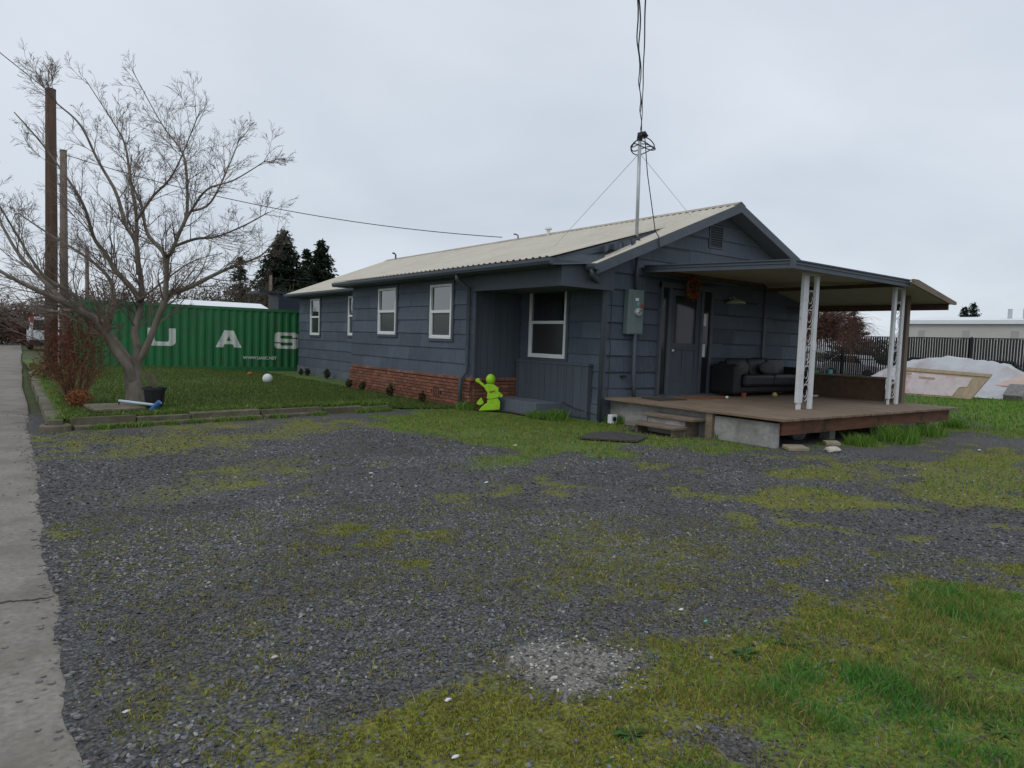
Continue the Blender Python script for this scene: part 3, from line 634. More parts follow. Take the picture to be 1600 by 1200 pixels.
tag(MB().ball((14.25, 9.5, 1.25), (.46, .12, .07), 14, 8, .12).build('blanket', m_black, smooth=True), 'black blanket bunched along the top of the sofa back', 'blanket')
tag(MB().ball((13.7, 8.7, DZ+.055), (.07, .05, .055), 10, 8, .1).build('toy', mat('yellow_toy', (.4, .38, .12), .6, .15, 9), smooth=True), 'small yellowish toy on the deck under the sofa front', 'toy')
tag(MB().ball((12.0, 8.7, DZ+.032), .032, 12, 8).build('ball', m_paper, smooth=True), 'tiny white ball on the deck near the door', 'ball')
tag(MB().box((11.2, 8.75, DZ+.003), (12.1, 9.35, DZ+.018)).build('door_mat', mat('rust_mat', (.2, .09, .05), .95, .3, 15, bump=.3)), 'reddish brown mat on the deck in front of the door', 'mat')
tag(MB().prism([(10.0, 8.75, DZ+.003), (10.75, 8.7, DZ+.003), (10.7, 9.25, DZ+.003), (10.1, 9.3, DZ+.003)], (0, 0, .025)).build('rubber_mat', m_rubber), 'dark rubber mat on the deck below the meter box', 'mat')
for nm, px, c_, lab in (('paper_scrap', (1277, 619), m_paper, 'white scrap of paper on the deck below the low wall'), ('tissue', (1293, 617), m_paper, 'crumpled white tissue standing on the deck by the low wall'), ('blue_cloth', (1339, 621), m_blue, 'small blue cloth lying on the deck near the low wall end')):
    q = G(*px, DZ); mb = MB(); mb.ball((q[0]-.25, q[1]-.08, DZ+.022), (.1, .06, .022) if nm != 'tissue' else (.05, .04, .06), 8, 5, .3); mb.build(nm, c_).location.z = 0; tag(bpy.data.objects[nm], lab, 'litter')
    if nm == 'tissue': bpy.data.objects[nm].location.z = .036
tag(MB().lathe((15.5, 8.9, 1.0), [(.13, 0), (.17, .045), (.16, .05), (.12, .01)], 16).build('tray', m_limeg), 'bright green plastic dish on the low deck wall', 'dish')
tag(MB().lathe((15.5, 8.45, 1.0), [(.05, 0), (.055, .1), (.05, .1), (.045, .01)], 12).build('cup', m_teal), 'small grey-blue cup on the low deck wall', 'cup')
wr = thing('wreath', 'orange and brown autumn wreath hung above the door', 'wreath', (11.78, 9.52, 2.58))
ring = MB(); ring.tube([(11.78+.15*math.cos(a), 9.55, 2.76+.19*math.sin(a)) for a in np.linspace(0, 2*math.pi, 20)], .02, 6); ring.build('ring', m_bark, wr)
V = []; Fq = []; Cc = []
for i in range(420):
    a = random.uniform(0, 6.283); r = random.gauss(1, .22); c = np.array([11.78+.15*r*math.cos(a), 9.54+random.uniform(-.07, .05), 2.76+.19*r*math.sin(a)]); d = rng.normal(size=(2, 3)); d /= np.linalg.norm(d, axis=1)[:, None]; s_ = random.uniform(.02, .05)
    b = len(V); V += [c-d[0]*s_, c+d[1]*s_*.5, c+d[0]*s_, c-d[1]*s_*.5]; Fq.append((b, b+1, b+2, b+3)); k = random.random(); Cc += [(.22+.14*k, .065+.06*k, .022)]*4
npmesh('leaves', np.array(V), np.array(Fq), m_leaf, wr, col=np.array(Cc))
lampw = thing('wall_lamp', 'cream shallow dish lamp on the dark gable wall above the sofa', 'lamp', (13.28, 9.6, 2.5))
MB().lathe((13.28, 9.52, 2.52), [(.05, .1), (.08, .09), (.2, .03), (.21, .0), (.19, .0), (.06, .07)], 18).build('shade', mat('cream_enamel', (.55, .52, .36), .5, .05, 4, bump=0), lampw)
MB().tube([(13.28, 9.73, 2.63), (13.28, 9.6, 2.67), (13.28, 9.52, 2.6)], .014, 6).build('bracket', m_metal, lampw)
# electric meter, conduit, mast, wires
em = thing('electric_meter', 'grey-green electric meter box with conduit on the gable wall', 'meter box', (10.2, 9.62, DZ))
MB().box((9.9, 9.57, 1.72), (10.34, 9.695, 2.6)).build('box', m_meter, em, bevel=.01)
MB().box((10.0, 9.562, 1.74), (10.32, 9.5695, 2.58)).build('cover', m_meter, em, bevel=.003)
MB().add(*(lambda mb: (mb.v, mb.f))(MB().lathe((0, 0, 0), [(.085, 0), (.085, .03), (.075, .06), (.05, .075)], 18))).build('dial', m_metal, em).matrix_basis = Matrix.Translation((10.15, 9.565, 2.16)) @ Matrix.Rotation(math.pi/2, 4, 'X')
MB().box((10.11, 9.484, 2.135), (10.17, 9.4905, 2.155)).box((10.14, 9.484, 2.175), (10.19, 9.4905, 2.195)).build('dial_marks', m_black, em)
for (x0, z0, x1, z1, mm, nn) in ((10.09, 2.38, 10.18, 2.44, m_paper, 'sticker'), (10.14, 2.29, 10.2, 2.36, m_teal, 'sticker'), (10.24, 2.25, 10.3, 2.32, m_red, 'sticker')): MB().box((x0, 9.557, z0), (x1, 9.5615, z1)).build(nn, mm, em)
MB().tube([(10.16, 9.6, 1.72), (10.16, 9.6, .85), (10.19, 9.6, .72), (10.2, 9.6, DZ+.002)], .042, 8).build('conduit', m_trim, em, smooth=True)
MB().tube([(10.16, 9.62, 2.6), (10.14, 9.62, rz(10.14)-.15)], .04, 8).build('conduit', m_trim, em, smooth=True)
MB().box((9.9, 9.66, .86), (10.04, 9.7, .9)).build('bracket', m_black, em)
mastp = np.array([10.27, 9.78]); mz = rz(10.27); MT = 5.6
ms = thing('service_mast', 'tall thin galvanised service mast standing on the roof edge', 'mast', (10.27, 9.78, mz))
MB().tube([(10.27, 9.78, mz-.12), (10.23, 9.78, MT)], .035, 8).build('pole', m_metal, ms, smooth=True)
MB().lathe((10.27, 9.78, mz-.06), [(.13, 0), (.1, .06), (.05, .13)], 12).build('boot', m_rubber, ms)
MB().tube([(10.23, 9.78, MT-.02), (10.23, 9.78, MT+.08), (10.3, 9.74, MT+.1), (10.34, 9.72, MT+.03)], .06, 8).build('weather_head', m_black, ms, smooth=True)
for off in (.0, .1, .2):
    q = [(10.23+.22*math.cos(a)*(1+off), 9.78-.1+.22*math.sin(a), MT-.12-off*.55+.06*math.sin(2*a+off*9)) for a in np.linspace(0, 2*math.pi, 22)]; MB().tube(q, .011, 5).build('cable_loop', m_cable, ms)
q1 = np.array([10.24, 9.78, MT-.28]); guys = [np.array([9.78, 11.75, 2.995+(9.78-7.7)*.283+.03]), np.array([12.15, 10.0, rz(12.15)+.02])]
for g_ in guys: MB().tube([q1, g_], .006, 4).build('guy_wire', m_metal, ms)
MB().tube([(10.31, 9.72, MT+.02), (10.3, 9.6, 4.9), (10.27, 9.3, 3.75), (10.27, 9.2, 3.62), (10.3, 9.2, 3.42)], .01, 5).build('down_cable', m_cable, ms)
sd_ = thing('service_drop', 'twisted black power wires running overhead to the mast', 'wire', (10.23, 9.78, MT))
E0 = np.array([10.25, 9.76, MT+.03]); dq = ray(994, -60); E1 = CP+dq*(5.2/np.dot(dq, RM[2])); E1 = E0+(E1-E0)*1.9
for off, am in ((0, .016), (.12, .004), (.03, .016)):
    q = []
    for i in range(60):
        t = i/59; p = E0+(E1-E0)*t; p = p+np.array([off*t*.9, -off*t*.9, -.25*t*(1-t)]); a = i*.9+off*30; q.append(p+am*np.array([math.cos(a), 0, math.sin(a)]))
    MB().tube(q, .0065, 4).build('wire', m_cable, sd_)
wc = MB(); wc.tube([(9.55, 9.68, 2.6), (9.56, 9.68, 1.9), (9.53, 9.67, 1.6), (9.57, 9.68, 1.45), (9.56, 9.68, .7), (9.5, 9.66, .1), (9.47, 9.5, .02)], .008, 4); wc.tube([(9.36, 9.62, .1), (9.25, 10.3, .2), (9.26, 10.7, .29)], .008, 4)
tag(wc.build('wall_cable', m_cable), 'thin black cable running down the house corner to the ground', 'cable')
ob = thing('outlet_box', 'small white box with round dark socket at the house corner', 'outlet', (9.4, 9.3, 0))
MB().box((9.3, 9.3, .0), (9.46, 9.4, .17)).build('case', m_vinyl, ob, bevel=.008); MB().tube([(9.38, 9.299, .09), (9.38, 9.285, .09)], .045, 14).build('socket', m_black, ob)
tag(MB().prism([(7.25, 7.95, .012), (7.9, 7.3, .012), (8.45, 7.6, .012), (8.35, 8.3, .012), (7.8, 8.3, .012)], (0, 0, .022)).build('ground_mat', m_rubber), 'dark flat mat lying on the grass before the steps', 'mat')

# neon child-shaped sign, a solid plastic figure
sg = thing('child_safety_sign', 'lime green plastic child-shaped sign with raised arm by the brick wall', 'sign', (8.35, 11.95, .0))
sc_ = OX(768, 600, 8.35); px_m = .01345
ux_ = np.array([.8, -.6, 0]); un = np.array([-.6, -.8, 0])
BASE = np.array([8.33, 11.9, .02])
def sp(x, y): return BASE+ux_*((x-770)*px_m)+np.array([0, 0, (640-y)*px_m])
def plate(name, pts, th, m, off=0., rd=.012):
    p = [sp(*q)-un*(th/2-off) for q in pts]; return MB().prism(p, un*th).build(name, m, sg, bevel=rd)
def Z3(pts): return [(720+x/10, 560+y/10) for x, y in pts]
plate('legs', Z3([(305,808),(350,745),(395,705),(432,690),(440,625),(600,600),(640,660),(636,780),(500,795)]), .1, m_neon)
plate('torso', Z3([(425,612),(440,520),(390,455),(385,405),(430,380),(530,385),(610,440),(602,500),(625,520),(640,560),(600,590),(500,620)]), .13, m_neon)
plate('raised_arm', Z3([(390,400),(310,330),(305,300),(270,298),(240,325),(245,355),(290,370),(395,450)]), .09, m_neon, .004)
plate('lowered_arm', Z3([(600,480),(680,550),(672,585),(630,590),(590,540)]), .08, m_neon, .006)
hd = sp(*Z3([(480, 312)])[0]); MB().ball(hd, (.108, .09, .118), 18, 12).build('head', m_neon, sg, smooth=True)
plate('dog_head', Z3([(265,690),(310,630),(345,598),(365,640),(385,680),(350,715),(300,722)]), .08, m_neon, .01)
plate('chest_band', Z3([(465,498),(552,474),(556,492),(470,516)]), .012, m_red, .072, .002)
# dirt bed under it
tag(mesh('dirt_bed', [(*G(742, 642)[:2], .03), (*G(790, 645)[:2], .028), (*G(850, 656)[:2], .028), (*G(845, 650)[:2], .028), (8.6, 10.7, .03), (8.6, 12.35, .03), (8.1, 12.3, .03)], [(0,1,2,3,4,5,6)], m_soil), kind='structure')

# loose stones by the deck
for nm, c, r, m_, lab, cat in (('boulder', G(1243, 686), (.19, .17, .15), m_rockd, 'rounded grey boulder tucked under the deck corner', 'rock'), ('rock', G(1301, 707), (.15, .1, .055), m_rock, 'cream coloured rock on the gravel in front of the deck', 'rock')):
    tag(MB().ball((c[0], c[1], r[2]*.8), r, 9, 6, .12).build(nm, m_), lab, cat)
for px, s_, lab in (((1243, 704), (.17, .12), 'tan square paver lying beside the concrete skirt'), ((1299, 696), (.13, .07), 'small tan paver lying just behind the cream rock')):
    c = G(*px); tag(MB().obox((c[0], c[1], .04), (s_[0]*.8, -s_[0]*.5, 0), (s_[1]*.5, s_[1]*.8, .01), (0, 0, .028)).build('paver', m_paver, bevel=.01), lab, 'paver')

# ------------------------------------------------------------ green shipping container, lettering follows the corrugation
ct = thing('shipping_container', 'dark green corrugated shipping container with white lettering behind the lawn', 'container', (8, 28, 0))
c0 = np.array([2.03, 28.01, 0]); cu = np.array([1., -.125, 0]); cu /= np.linalg.norm(cu); cn = np.array([-.124, -.992, 0]); cn /= np.linalg.norm(cn); CL, CH = 12.19, 2.42
def cprof(u):
    q = (u % .278)/.278
    return 0. if q < .26 else (.036*(q-.26)/.25 if q < .51 else (.036 if q < .74 else .036*(1-(q-.74)/.26)))
def cpt(u, v, off=0., d=None): return c0+cu*u+np.array([0, 0, v])+cn*((cprof(u) if d is None else d)+off)
us = [0.]
while us[-1] < CL-.1: us += [us[-1]+.278*f for f in (.26, .51, .74, 1.)]
us = [u for u in us if u < CL]+[CL]; vs = []
for u in us: vs += [cpt(u, .15), cpt(u, CH-.1)]
mesh('corrugated_side', vs, [(2*i, 2*i+2, 2*i+3, 2*i+1) for i in range(len(us)-1)], m_green, ct)
mb = MB()
def cbox(u0, u1, v0, v1, d0, d1): mb.prism([c0+cu*u0+cn*d0+np.array([0,0,v0]), c0+cu*u1+cn*d0+np.array([0,0,v0]), c0+cu*u1+cn*d0+np.array([0,0,v1]), c0+cu*u0+cn*d0+np.array([0,0,v1])], cn*(d1-d0))
cbox(0, CL, -.02, .16, -.1, .045); cbox(0, CL, CH-.11, CH, -.08, .045); cbox(0, .12, .15, CH-.1, -.1, .05); cbox(CL-.12, CL, .15, CH-.1, -.1, .05); mb.build('frame', m_green, ct)
mb = MB(); [cbox(a_, b_, c_, d_, -.1, .062) for a_, b_ in ((-.005, .16), (CL-.16, CL+.005)) for c_, d_ in ((-.03, .1), (CH-.12, CH+.012))]; mb.build('corner_casting', m_green, ct)['kind'] = 'stuff'
mb = MB(); cbox(0.01, CL-.01, .0, CH-.03, -2.4, -.11); mb.build('body', m_green, ct)
def ltr(fn, w, h):
    """fn(x,y) with x in 0..w, y in 0..h -> bool; thin paint sheets"""
    V = []; Fc = []; du = .014; dv = .008
    def run(u_at):
        for i in range(int(w/du)):
            xm = (i+.5)*du; st = None; m = int(h/dv)
            for j in range(m+1):
                ins = j < m and fn(xm, (j+.5)*dv)
                if ins and st is None: st = j
                if not ins and st is not None:
                    b = len(V); ua, ub = u_at[0]+i*du, u_at[0]+(i+1)*du; va, vb = u_at[1]+st*dv, u_at[1]+j*dv
                    V.extend([cpt(ua, va, .003), cpt(ub, va, .003), cpt(ub, vb, .003), cpt(ua, vb, .003)]); Fc.append((b, b+1, b+2, b+3)); st = None
    return V, Fc, run
def rbox(x, y, x0, y0, x1, y1, r):
    if x < x0 or x > x1 or y < y0 or y > y1: return False
    cx = min(max(x, x0+r), x1-r); cy = min(max(y, y0+r), y1-r); return (x-cx)**2+(y-cy)**2 <= r*r
W_, H_ = .92, .64
def fU(x, y): return rbox(x, y, 0, 0, W_, H_+.4, .2) and y <= H_ and not (rbox(x, y, .23, .15, W_-.23, H_+.6, .08))
def fA(x, y):
    t = y/H_; l = .0+t*.3; o = l <= x <= W_-l
    il = .26+t*.3; inner = il < x < W_-il; return o and (not inner or (.12 < y < .25) or (y > .48)) and not (y < .12 and inner)
def fS(x, y):
    if not rbox(x, y, 0, 0, W_, H_, .15): return False
    if rbox(x, y, .22, .395, W_+.2, .51, .05) and not (x > W_-.24 and y > .44): return False
    if rbox(x, y, -.2, .13, W_-.22, .245, .05) and not (x < .24 and y < .2): return False
    return True
def fC(x, y): return rbox(x, y, 0, 0, W_, H_, .15) and not rbox(x, y, .23, .14, W_+.4, H_-.14, .06)
for fn, px in ((fU, 2.24), (fA, 4.5), (fS, 6.62), (fC, 8.9)):
    V, Fc, run = ltr(fn, W_, H_); run((px, .89)); mesh('letter', V, Fc, m_letter, ct)
def textmesh(name, body, size, M4, m, parent=None, bold=.0):
    cu_ = bpy.data.curves.new(name, 'FONT'); cu_.body = body; cu_.size = size; cu_.extrude = .002; cu_.offset = bold; tmp = bpy.data.objects.new(name, cu_); COL.objects.link(tmp)
    bpy.context.view_layer.update(); me = bpy.data.meshes.new_from_object(tmp.evaluated_get(bpy.context.evaluated_depsgraph_get())); bpy.data.objects.remove(tmp); me.materials.clear(); me.materials.append(m)
    o = bpy.data.objects.new(name, me); me.transform(M4); return link(o, parent)
p = cpt(5.47, .46, .004, .036); R3 = Matrix(((cu[0], 0, cn[0], p[0]), (cu[1], 0, cn[1], p[1]), (0, 1, 0, p[2]), (0, 0, 0, 1)))
textmesh('web_address', 'WWW.UASC.NET', .155, R3, m_letter, ct, .004)

# ------------------------------------------------------------ bare trees
def grow_twigs(segs, p, d, length, r, level, maxlevel, rngl, upb=.12, nchild=(6, 8), spread=.75, droop=0.):
    n = max(3, int(length/.16)); n = min(n, 9); pts = [p.copy()]; dirv = d.copy(); st = length/n
    for i in range(n):
        dirv = dirv+rngl.normal(size=3)*.13+np.array([0, 0, upb*(1 if level < 3 else .6)-droop*(i/n)]); dirv /= np.linalg.norm(dirv); p = p+dirv*st; pts.append(p.copy())
    rad = [max(r*(1-.75*i/n), .0022) for i in range(n+1)]; segs.append((pts, rad, level))
    if level >= maxlevel: return
    k = rngl.integers(*nchild)
    for _ in range(k):
        t = rngl.uniform(.15, 1.); i = min(int(t*n), n-1); q = pts[i]+(pts[i+1]-pts[i])*(t*n-i); tv = pts[i+1]-pts[i]; tv /= np.linalg.norm(tv)
        side = rngl.normal(size=3); side -= tv*np.dot(side, tv); side /= np.linalg.norm(side)+1e-9; nd_ = tv+side*rngl.uniform(.5, 1.)*spread; nd_ /= np.linalg.norm(nd_)
        grow_twigs(segs, q, nd_, length*rngl.uniform(.34, .62)*(1-.35*t), max(rad[i]*.6, .0025), level+1, maxlevel, rngl, upb, nchild, spread, droop)
def tubes_np(segs, k=3):
    V = []; F = []; b = 0
    ang = np.arange(k)*2*math.pi/k; cs = np.cos(ang)[:, None]; sn = np.sin(ang)[:, None]
    for pts, rad, lv in segs:
        P_ = np.array(pts); n = len(P_); T = np.gradient(P_, axis=0); T /= np.linalg.norm(T, axis=1)[:, None]+1e-9
        a = np.array([.3, .5, .81]); U = np.cross(T, a); U /= np.linalg.norm(U, axis=1)[:, None]+1e-9; Wv = np.cross(T, U)
        for i in range(n): V.append(P_[i]+rad[i]*(cs*U[i]+sn*Wv[i]))
        ii = b+np.arange(n*k).reshape(n, k); F.append(np.stack([ii[:-1], np.roll(ii[:-1], -1, 1), np.roll(ii[1:], -1, 1), ii[1:]], -1).reshape(-1, 4)); b += n*k
    return np.concatenate(V), np.concatenate(F)
TB = G(212, 633, .13); fw = RM[2]; fwh = np.array([fw[0], fw[1], 0]); fwh /= np.linalg.norm(fwh); Dt = float(np.dot(TB-CP, fw))
def tp(x, y, dd=0.): d = ray(x, y); return CP+d*((Dt+dd)/np.dot(d, fw))
LIMBS = [ # pixels, end depth offset, radius start/end
 ([(209,604),(200,572),(178,542),(158,508),(136,488),(100,468),(55,447),(10,425),(-40,395)], -1.6, .085, .02),
 ([(209,598),(203,564),(182,532),(163,500),(176,470),(172,432),(150,405),(116,380),(70,352),(20,318)], 1.4, .06, .012),
 ([(208,600),(211,566),(216,542),(210,518),(216,491),(222,458),(220,419),(214,380),(213,320),(204,266),(195,206),(177,170),(128,94)], .3, .08, .006),
 ([(219,462),(205,440),(180,413),(162,383),(144,359),(129,311),(108,272),(60,205),(12,150)], -1.2, .05, .008),
 ([(209,600),(216,566),(231,536),(252,482),(261,449),(264,395),(272,380),(288,341),(303,314),(330,278),(375,262),(430,228)], -.8, .07, .006),
 ([(263,400),(256,380),(231,350),(222,305),(204,262),(206,220)], .9, .04, .01),
 ([(290,338),(297,310),(294,236),(282,206),(255,170),(207,82)], .9, .03, .006),
 ([(258,454),(300,440),(340,420),(375,404),(420,386),(455,345)], 1.0, .045, .008),
 ([(276,372),(310,360),(345,356),(390,338),(430,316)], -1.0, .026, .007),
 ([(217,420),(213,368),(195,335),(180,284),(150,230),(120,170),(75,128),(48,82)], -.6, .042, .006),
 ([(100,468),(62,430),(20,385),(-15,320),(-40,240)], .4, .045, .008),
 ([(136,488),(110,452),(60,420),(15,350),(-20,290)], -1.4, .04, .008),
 ([(303,314),(335,300),(365,240),(385,190)], .7, .02, .006),
 ([(213,330),(240,290),(275,250),(318,148)], -.9, .026, .006),
 ([(163,500),(120,478),(80,480),(30,470),(-20,474)], 1.2, .04, .01),
 ([(222,458),(245,440),(300,400),(345,385)], 1.4, .02, .006)]
tree = thing('bare_tree', 'leafless grey-barked tree with forked trunk at the lawn edge', 'tree', tuple(TB))
tr = MB(); tr.tube([TB-np.array([0,0,.1]), TB+np.array([0,0,.03]), tp(210, 615), tp(208, 598), tp(207, 584), tp(208, 574), tp(209, 566)], [.22, .175, .14, .135, .14, .13, .06], 14)
tr.build('trunk', m_bark, tree, smooth=True)
rt = np.random.default_rng(5); segs = []
for pxs, dep, r0, r1 in LIMBS:
    n = len(pxs); base = 0. if pxs[0][1] > 540 else None; ks = np.linspace(0, 1, n); j = rt.normal(size=n)*.05
    pxs = [(209+(x-209)*.95, 604+(y-604)*.945) for x, y in pxs]; P0 = [tp(x, y, dep*(k**1.4)+(0 if i == 0 else j[i])) for i, ((x, y), k) in enumerate(zip(pxs, ks))]; pts = []
    for i in range(n-1):
        pm, pa, pb, pc = P0[max(i-1, 0)], P0[i], P0[i+1], P0[min(i+2, n-1)]
        for q in range(5):
            t = q/5; pts.append(.5*(2*pa+(pb-pm)*t+(2*pm-5*pa+4*pb-pc)*t*t+(3*pa-pm-3*pb+pc)*t**3))
    pts.append(P0[-1]); m = len(pts); rad = [r0*(1-i/(m-1))**1.0*.9+r1 for i in range(m)]
    mb = MB(); mb.tube(pts, rad, 8); mb.build('limb', m_bark, tree, smooth=True)
    Lt = sum(np.linalg.norm(pts[i+1]-pts[i]) for i in range(m-1)); nk = int(Lt*6.6)
    for _ in range(nk):
        t = rt.uniform(.22, 1.) ; i = min(int(t*(m-1)), m-2); q = pts[i]; tv = pts[i+1]-pts[i]; tv /= np.linalg.norm(tv); sdv = rt.normal(size=3); sdv -= tv*np.dot(sdv, tv); sdv /= np.linalg.norm(sdv)
        d = tv+sdv*rt.uniform(.4, .95)+np.array([0, 0, .15]); d /= np.linalg.norm(d); grow_twigs(segs, q, d, rt.uniform(.65, 1.4)*(1.08-.62*t), max(rad[i]*.35, .006), 1, 3, rt, .035, (5, 8), .95)
V, F = tubes_np(segs, 3); npmesh('twigs', V, F, m_twig, tree)['kind'] = 'stuff'

def leaves(n, cen, rad, size, cols, seed, hollow=.5, nrm=None, thin=.4):
    """n leaf quads in an uneven ellipsoid"""
    r = np.random.default_rng(seed); d = r.normal(size=(n, 3)); d /= np.linalg.norm(d, axis=1)[:, None]; q = (hollow+(1-hollow)*r.random(n))**.6*(.75+.5*vnoise(d[:, 0]*2.2+seed, d[:, 1]*2.2+d[:, 2]*3, seed))
    c = np.array(cen)+d*q[:, None]*np.array(rad); a = r.normal(size=(n, 3)); a /= np.linalg.norm(a, axis=1)[:, None]; b = np.cross(a, r.normal(size=(n, 3))); b /= np.linalg.norm(b, axis=1)[:, None]+1e-9; s = (size*r.uniform(.6, 1.4, n))[:, None]
    V = np.stack([c-a*s, c+b*s*thin, c+a*s, c-b*s*thin], 1).reshape(-1, 3); F = np.arange(4*n).reshape(n, 4); cl = np.array(cols)[r.integers(0, len(cols), n)]*r.uniform(.7, 1.3, (n, 1)); return V, F, np.repeat(cl, 4, 0)
def cat3(*parts):
    b = 0; Vs = []; Fs = []; Cs = []
    for V, F, C_ in parts: Vs.append(V); Fs.append(F+b); Cs.append(C_); b += len(V)
    return np.concatenate(Vs), np.concatenate(Fs), np.concatenate(Cs)
# reddish shrub beside the edging
SB = G(118, 634, .13); sh = thing('red_shrub', 'tall russet bare shrub between the lane edging and the tree', 'shrub', tuple(SB)); segs = []
for i in range(26):
    d = np.array([rt.normal()*.32, rt.normal()*.32, 1.]); d /= np.linalg.norm(d); grow_twigs(segs, SB+np.array([rt.normal()*.05, rt.normal()*.05, -.02]), d, rt.uniform(.9, 1.5), .012, 1, 3, rt, .05, (4, 6), .6)
V, F = tubes_np(segs, 3); npmesh('stems', V, F, mat('russet_stem', (.15, .06, .04), .9, .3, 5, bump=0), sh)
V, F, Cc = leaves(1500, SB+np.array([0, 0, 1.0]), (.48, .48, .62), .028, [(.24, .05, .035), (.17, .06, .035), (.12, .05, .03)], 3, .15); npmesh('leaves', V, F, m_leaf, sh, col=Cc)
V, F, Cc = leaves(500, G(122, 622, .3)*np.array([1, 1, 0])+np.array([0, 0, .28]), (.2, .2, .16), .03, [(.3, .1, .04), (.22, .09, .04)], 8, .2); tag(npmesh('orange_plant', V, F, m_leaf, col=Cc), 'small orange-leaved plant at the foot of the russet shrub', 'plant')
V, F, Cc = leaves(900, (1.0, 21.6, .3), (.5, 1.6, .35), .05, [(.16, .11, .04), (.11, .1, .035), (.15, .08, .04)], 12, .2); tag(npmesh('low_bush', V, F, m_leaf, col=Cc), 'low olive-brown bush at the far end of the lane edging', 'bush')
# small shrubs along the house foot
for i, (px, X, s_, lab) in enumerate(((470, 8.75, .14, 'tiny brown shrub at the far corner of the house'), (480, 8.8, .17, 'little dark shrub below the farthest window'), (511, 8.8, .22, 'little round dark shrub against the grey foundation'), (545, 7.9, .18, 'little dark shrub at the far end of the brick base'),
        (566, 7.85, .17, 'low shrub in front of the far part of the brick base'), (610, 7.8, .2, 'small shrub at the middle of the brick base'), (660, 7.8, .17, 'small shrub beside the crawl-space vent in the brick'))):
    c = OX(px, 600, X); z = float(lawn_z(np.array(X), np.array(c[1]))); t = thing('small_shrub', lab, 'shrub', (c[0], c[1], z), 'small shrubs along the house foot')
    V, F, Cc = leaves(260, (c[0], c[1], z+s_*.8), (s_*.55, s_*.55, s_*.75), .04, [(.05, .065, .022), (.08, .07, .03), (.1, .065, .035)], 20+i, .1); npmesh('foliage', V, F, m_leaf, t, col=Cc)
    MB().tube([(c[0], c[1], z-.03), (c[0], c[1], z+s_*.8)], .012, 5).build('stem', m_twig, t)

# ------------------------------------------------------------ things on the lawn
def lz(x, y): return float(lawn_z(np.array(x), np.array(y)))
c = G(418, 595, .13); tag(MB().ball((c[0], c[1], lz(c[0], c[1])+.13), .14, 16, 10).build('ball', m_paper, smooth=True), 'white ball lying on the lawn before the container', 'ball')
c = G(395, 582, .13); tag(MB().ball((c[0], c[1]+.3, lz(c[0], c[1])+.05), (.11, .09, .06), 12, 8).build('ball', m_orange, smooth=True), 'small flattened orange ball on the grass by the container', 'ball')
c = G(180, 643, .13); tag(MB().obox((c[0], c[1], .2), (.36, .05, 0), (-.06, .28, .02), (0, 0, .025)).build('stone_slab', m_curb, bevel=.01), 'flat pale slab lying on the lawn beside the tree', 'slab')
c = G(243, 640, .13); pt = thing('plant_pot', 'black plastic plant pot with twigs beside the tree trunk', 'pot', (c[0], c[1], .13))
MB().lathe((c[0], c[1]+.1, .12), [(.13, 0), (.17, .34), (.19, .34), (.19, .39), (.17, .39), (.155, .3)], 16).build('pot', m_black, pt)
sg_ = []
for i in range(14): grow_twigs(sg_, np.array([c[0], c[1]+.1, .45]), np.array([rt.normal()*.5, rt.normal()*.5, 1.]), .35, .006, 2, 3, rt, .05, (3, 5))
V, F = tubes_np(sg_, 3); npmesh('stems', V, F, m_twig, pt)
sn = thing('snow_brush', 'blue and white long-handled brush leaning on the black pot', 'brush', (c[0], c[1]-.25, .2))
a, b = tp(186, 626, -.9), tp(243, 633, -.95); MB().tube([a, b], .022, 8).build('handle', mat('pale_blue_handle', (.5, .6, .68), .4, .05, 4, bump=0), sn, smooth=True)
q0, q1_ = tp(250, 628, -.95), tp(232, 647, -.95); MB().tube([q0, (q0+q1_)/2+np.array([0, 0, .01]), q1_], [.045, .05, .03], 8).build('brush_head', m_blue, sn)
MB().tube([tp(186, 627, -.9), tp(186, 642, -.9)*np.array([1, 1, 0])+np.array([0, 0, .1])], .012, 6).build('stake', m_black, None)
tag(bpy.data.objects['stake'], 'short black stake in the lawn beside the slab', 'stake')

# ------------------------------------------------------------ poles and wires at the left
def pole(name, px, ytop, Y, r, m, lab):
    b = OY(px, 590, Y); t = OY(px, ytop, Y); o = thing(name, lab, 'utility pole', (b[0], Y, 0), 'utility poles along the lane')
    MB().tube([(b[0], Y, -.3), (t[0], Y, t[2]*.5), (t[0], Y, t[2])], [r*1.15, r*1.05, r*.9], 12).build('shaft', m, o, smooth=True); MB().tube([(t[0], Y, t[2]), (t[0], Y, t[2]+.03)], r*.93, 12).build('cap', m_rubber, o); return t
t1 = pole('utility_pole', 79, 141, 21.5, .13, m_pole, 'tall dark brown utility pole nearest the lane')
t2 = pole('utility_pole', 99, 236, 28, .115, m_pole2, 'greyer shorter utility pole just right of the tall one')
t3 = pole('utility_pole', 136, 386, 58, .13, m_pole2, 'thin distant utility pole behind the tree')
t4 = pole('utility_pole', 423, 430, 52, .12, m_pole2, 'thin pale pole in front of the dark conifers')
def wire(name, a, b, sag, r, lab):
    a, b = np.array(a, float), np.array(b, float); tag(MB().tube([a+(b-a)*t+np.array([0, 0, -4*sag*t*(1-t)]) for t in np.linspace(0, 1, 24)], r, 4).build(name, m_cable), lab, 'wire')
wire('overhead_wire', (t2[0], 28, t2[2]-.1), (12.6, 17.7, 4.72), .45, .012, 'thin overhead wire from the grey pole to the roof ridge')
wire('overhead_wire', (t1[0], 21.5, t1[2]-.05), (-4.0, 14., 9.2), .2, .012, 'thin overhead wire leaving the tall pole to the left')
wire('overhead_wire', (t3[0], 58, t3[2]-.1), (40, 54, 6.2), .9, .02, 'far thin wire passing behind the dark conifers')
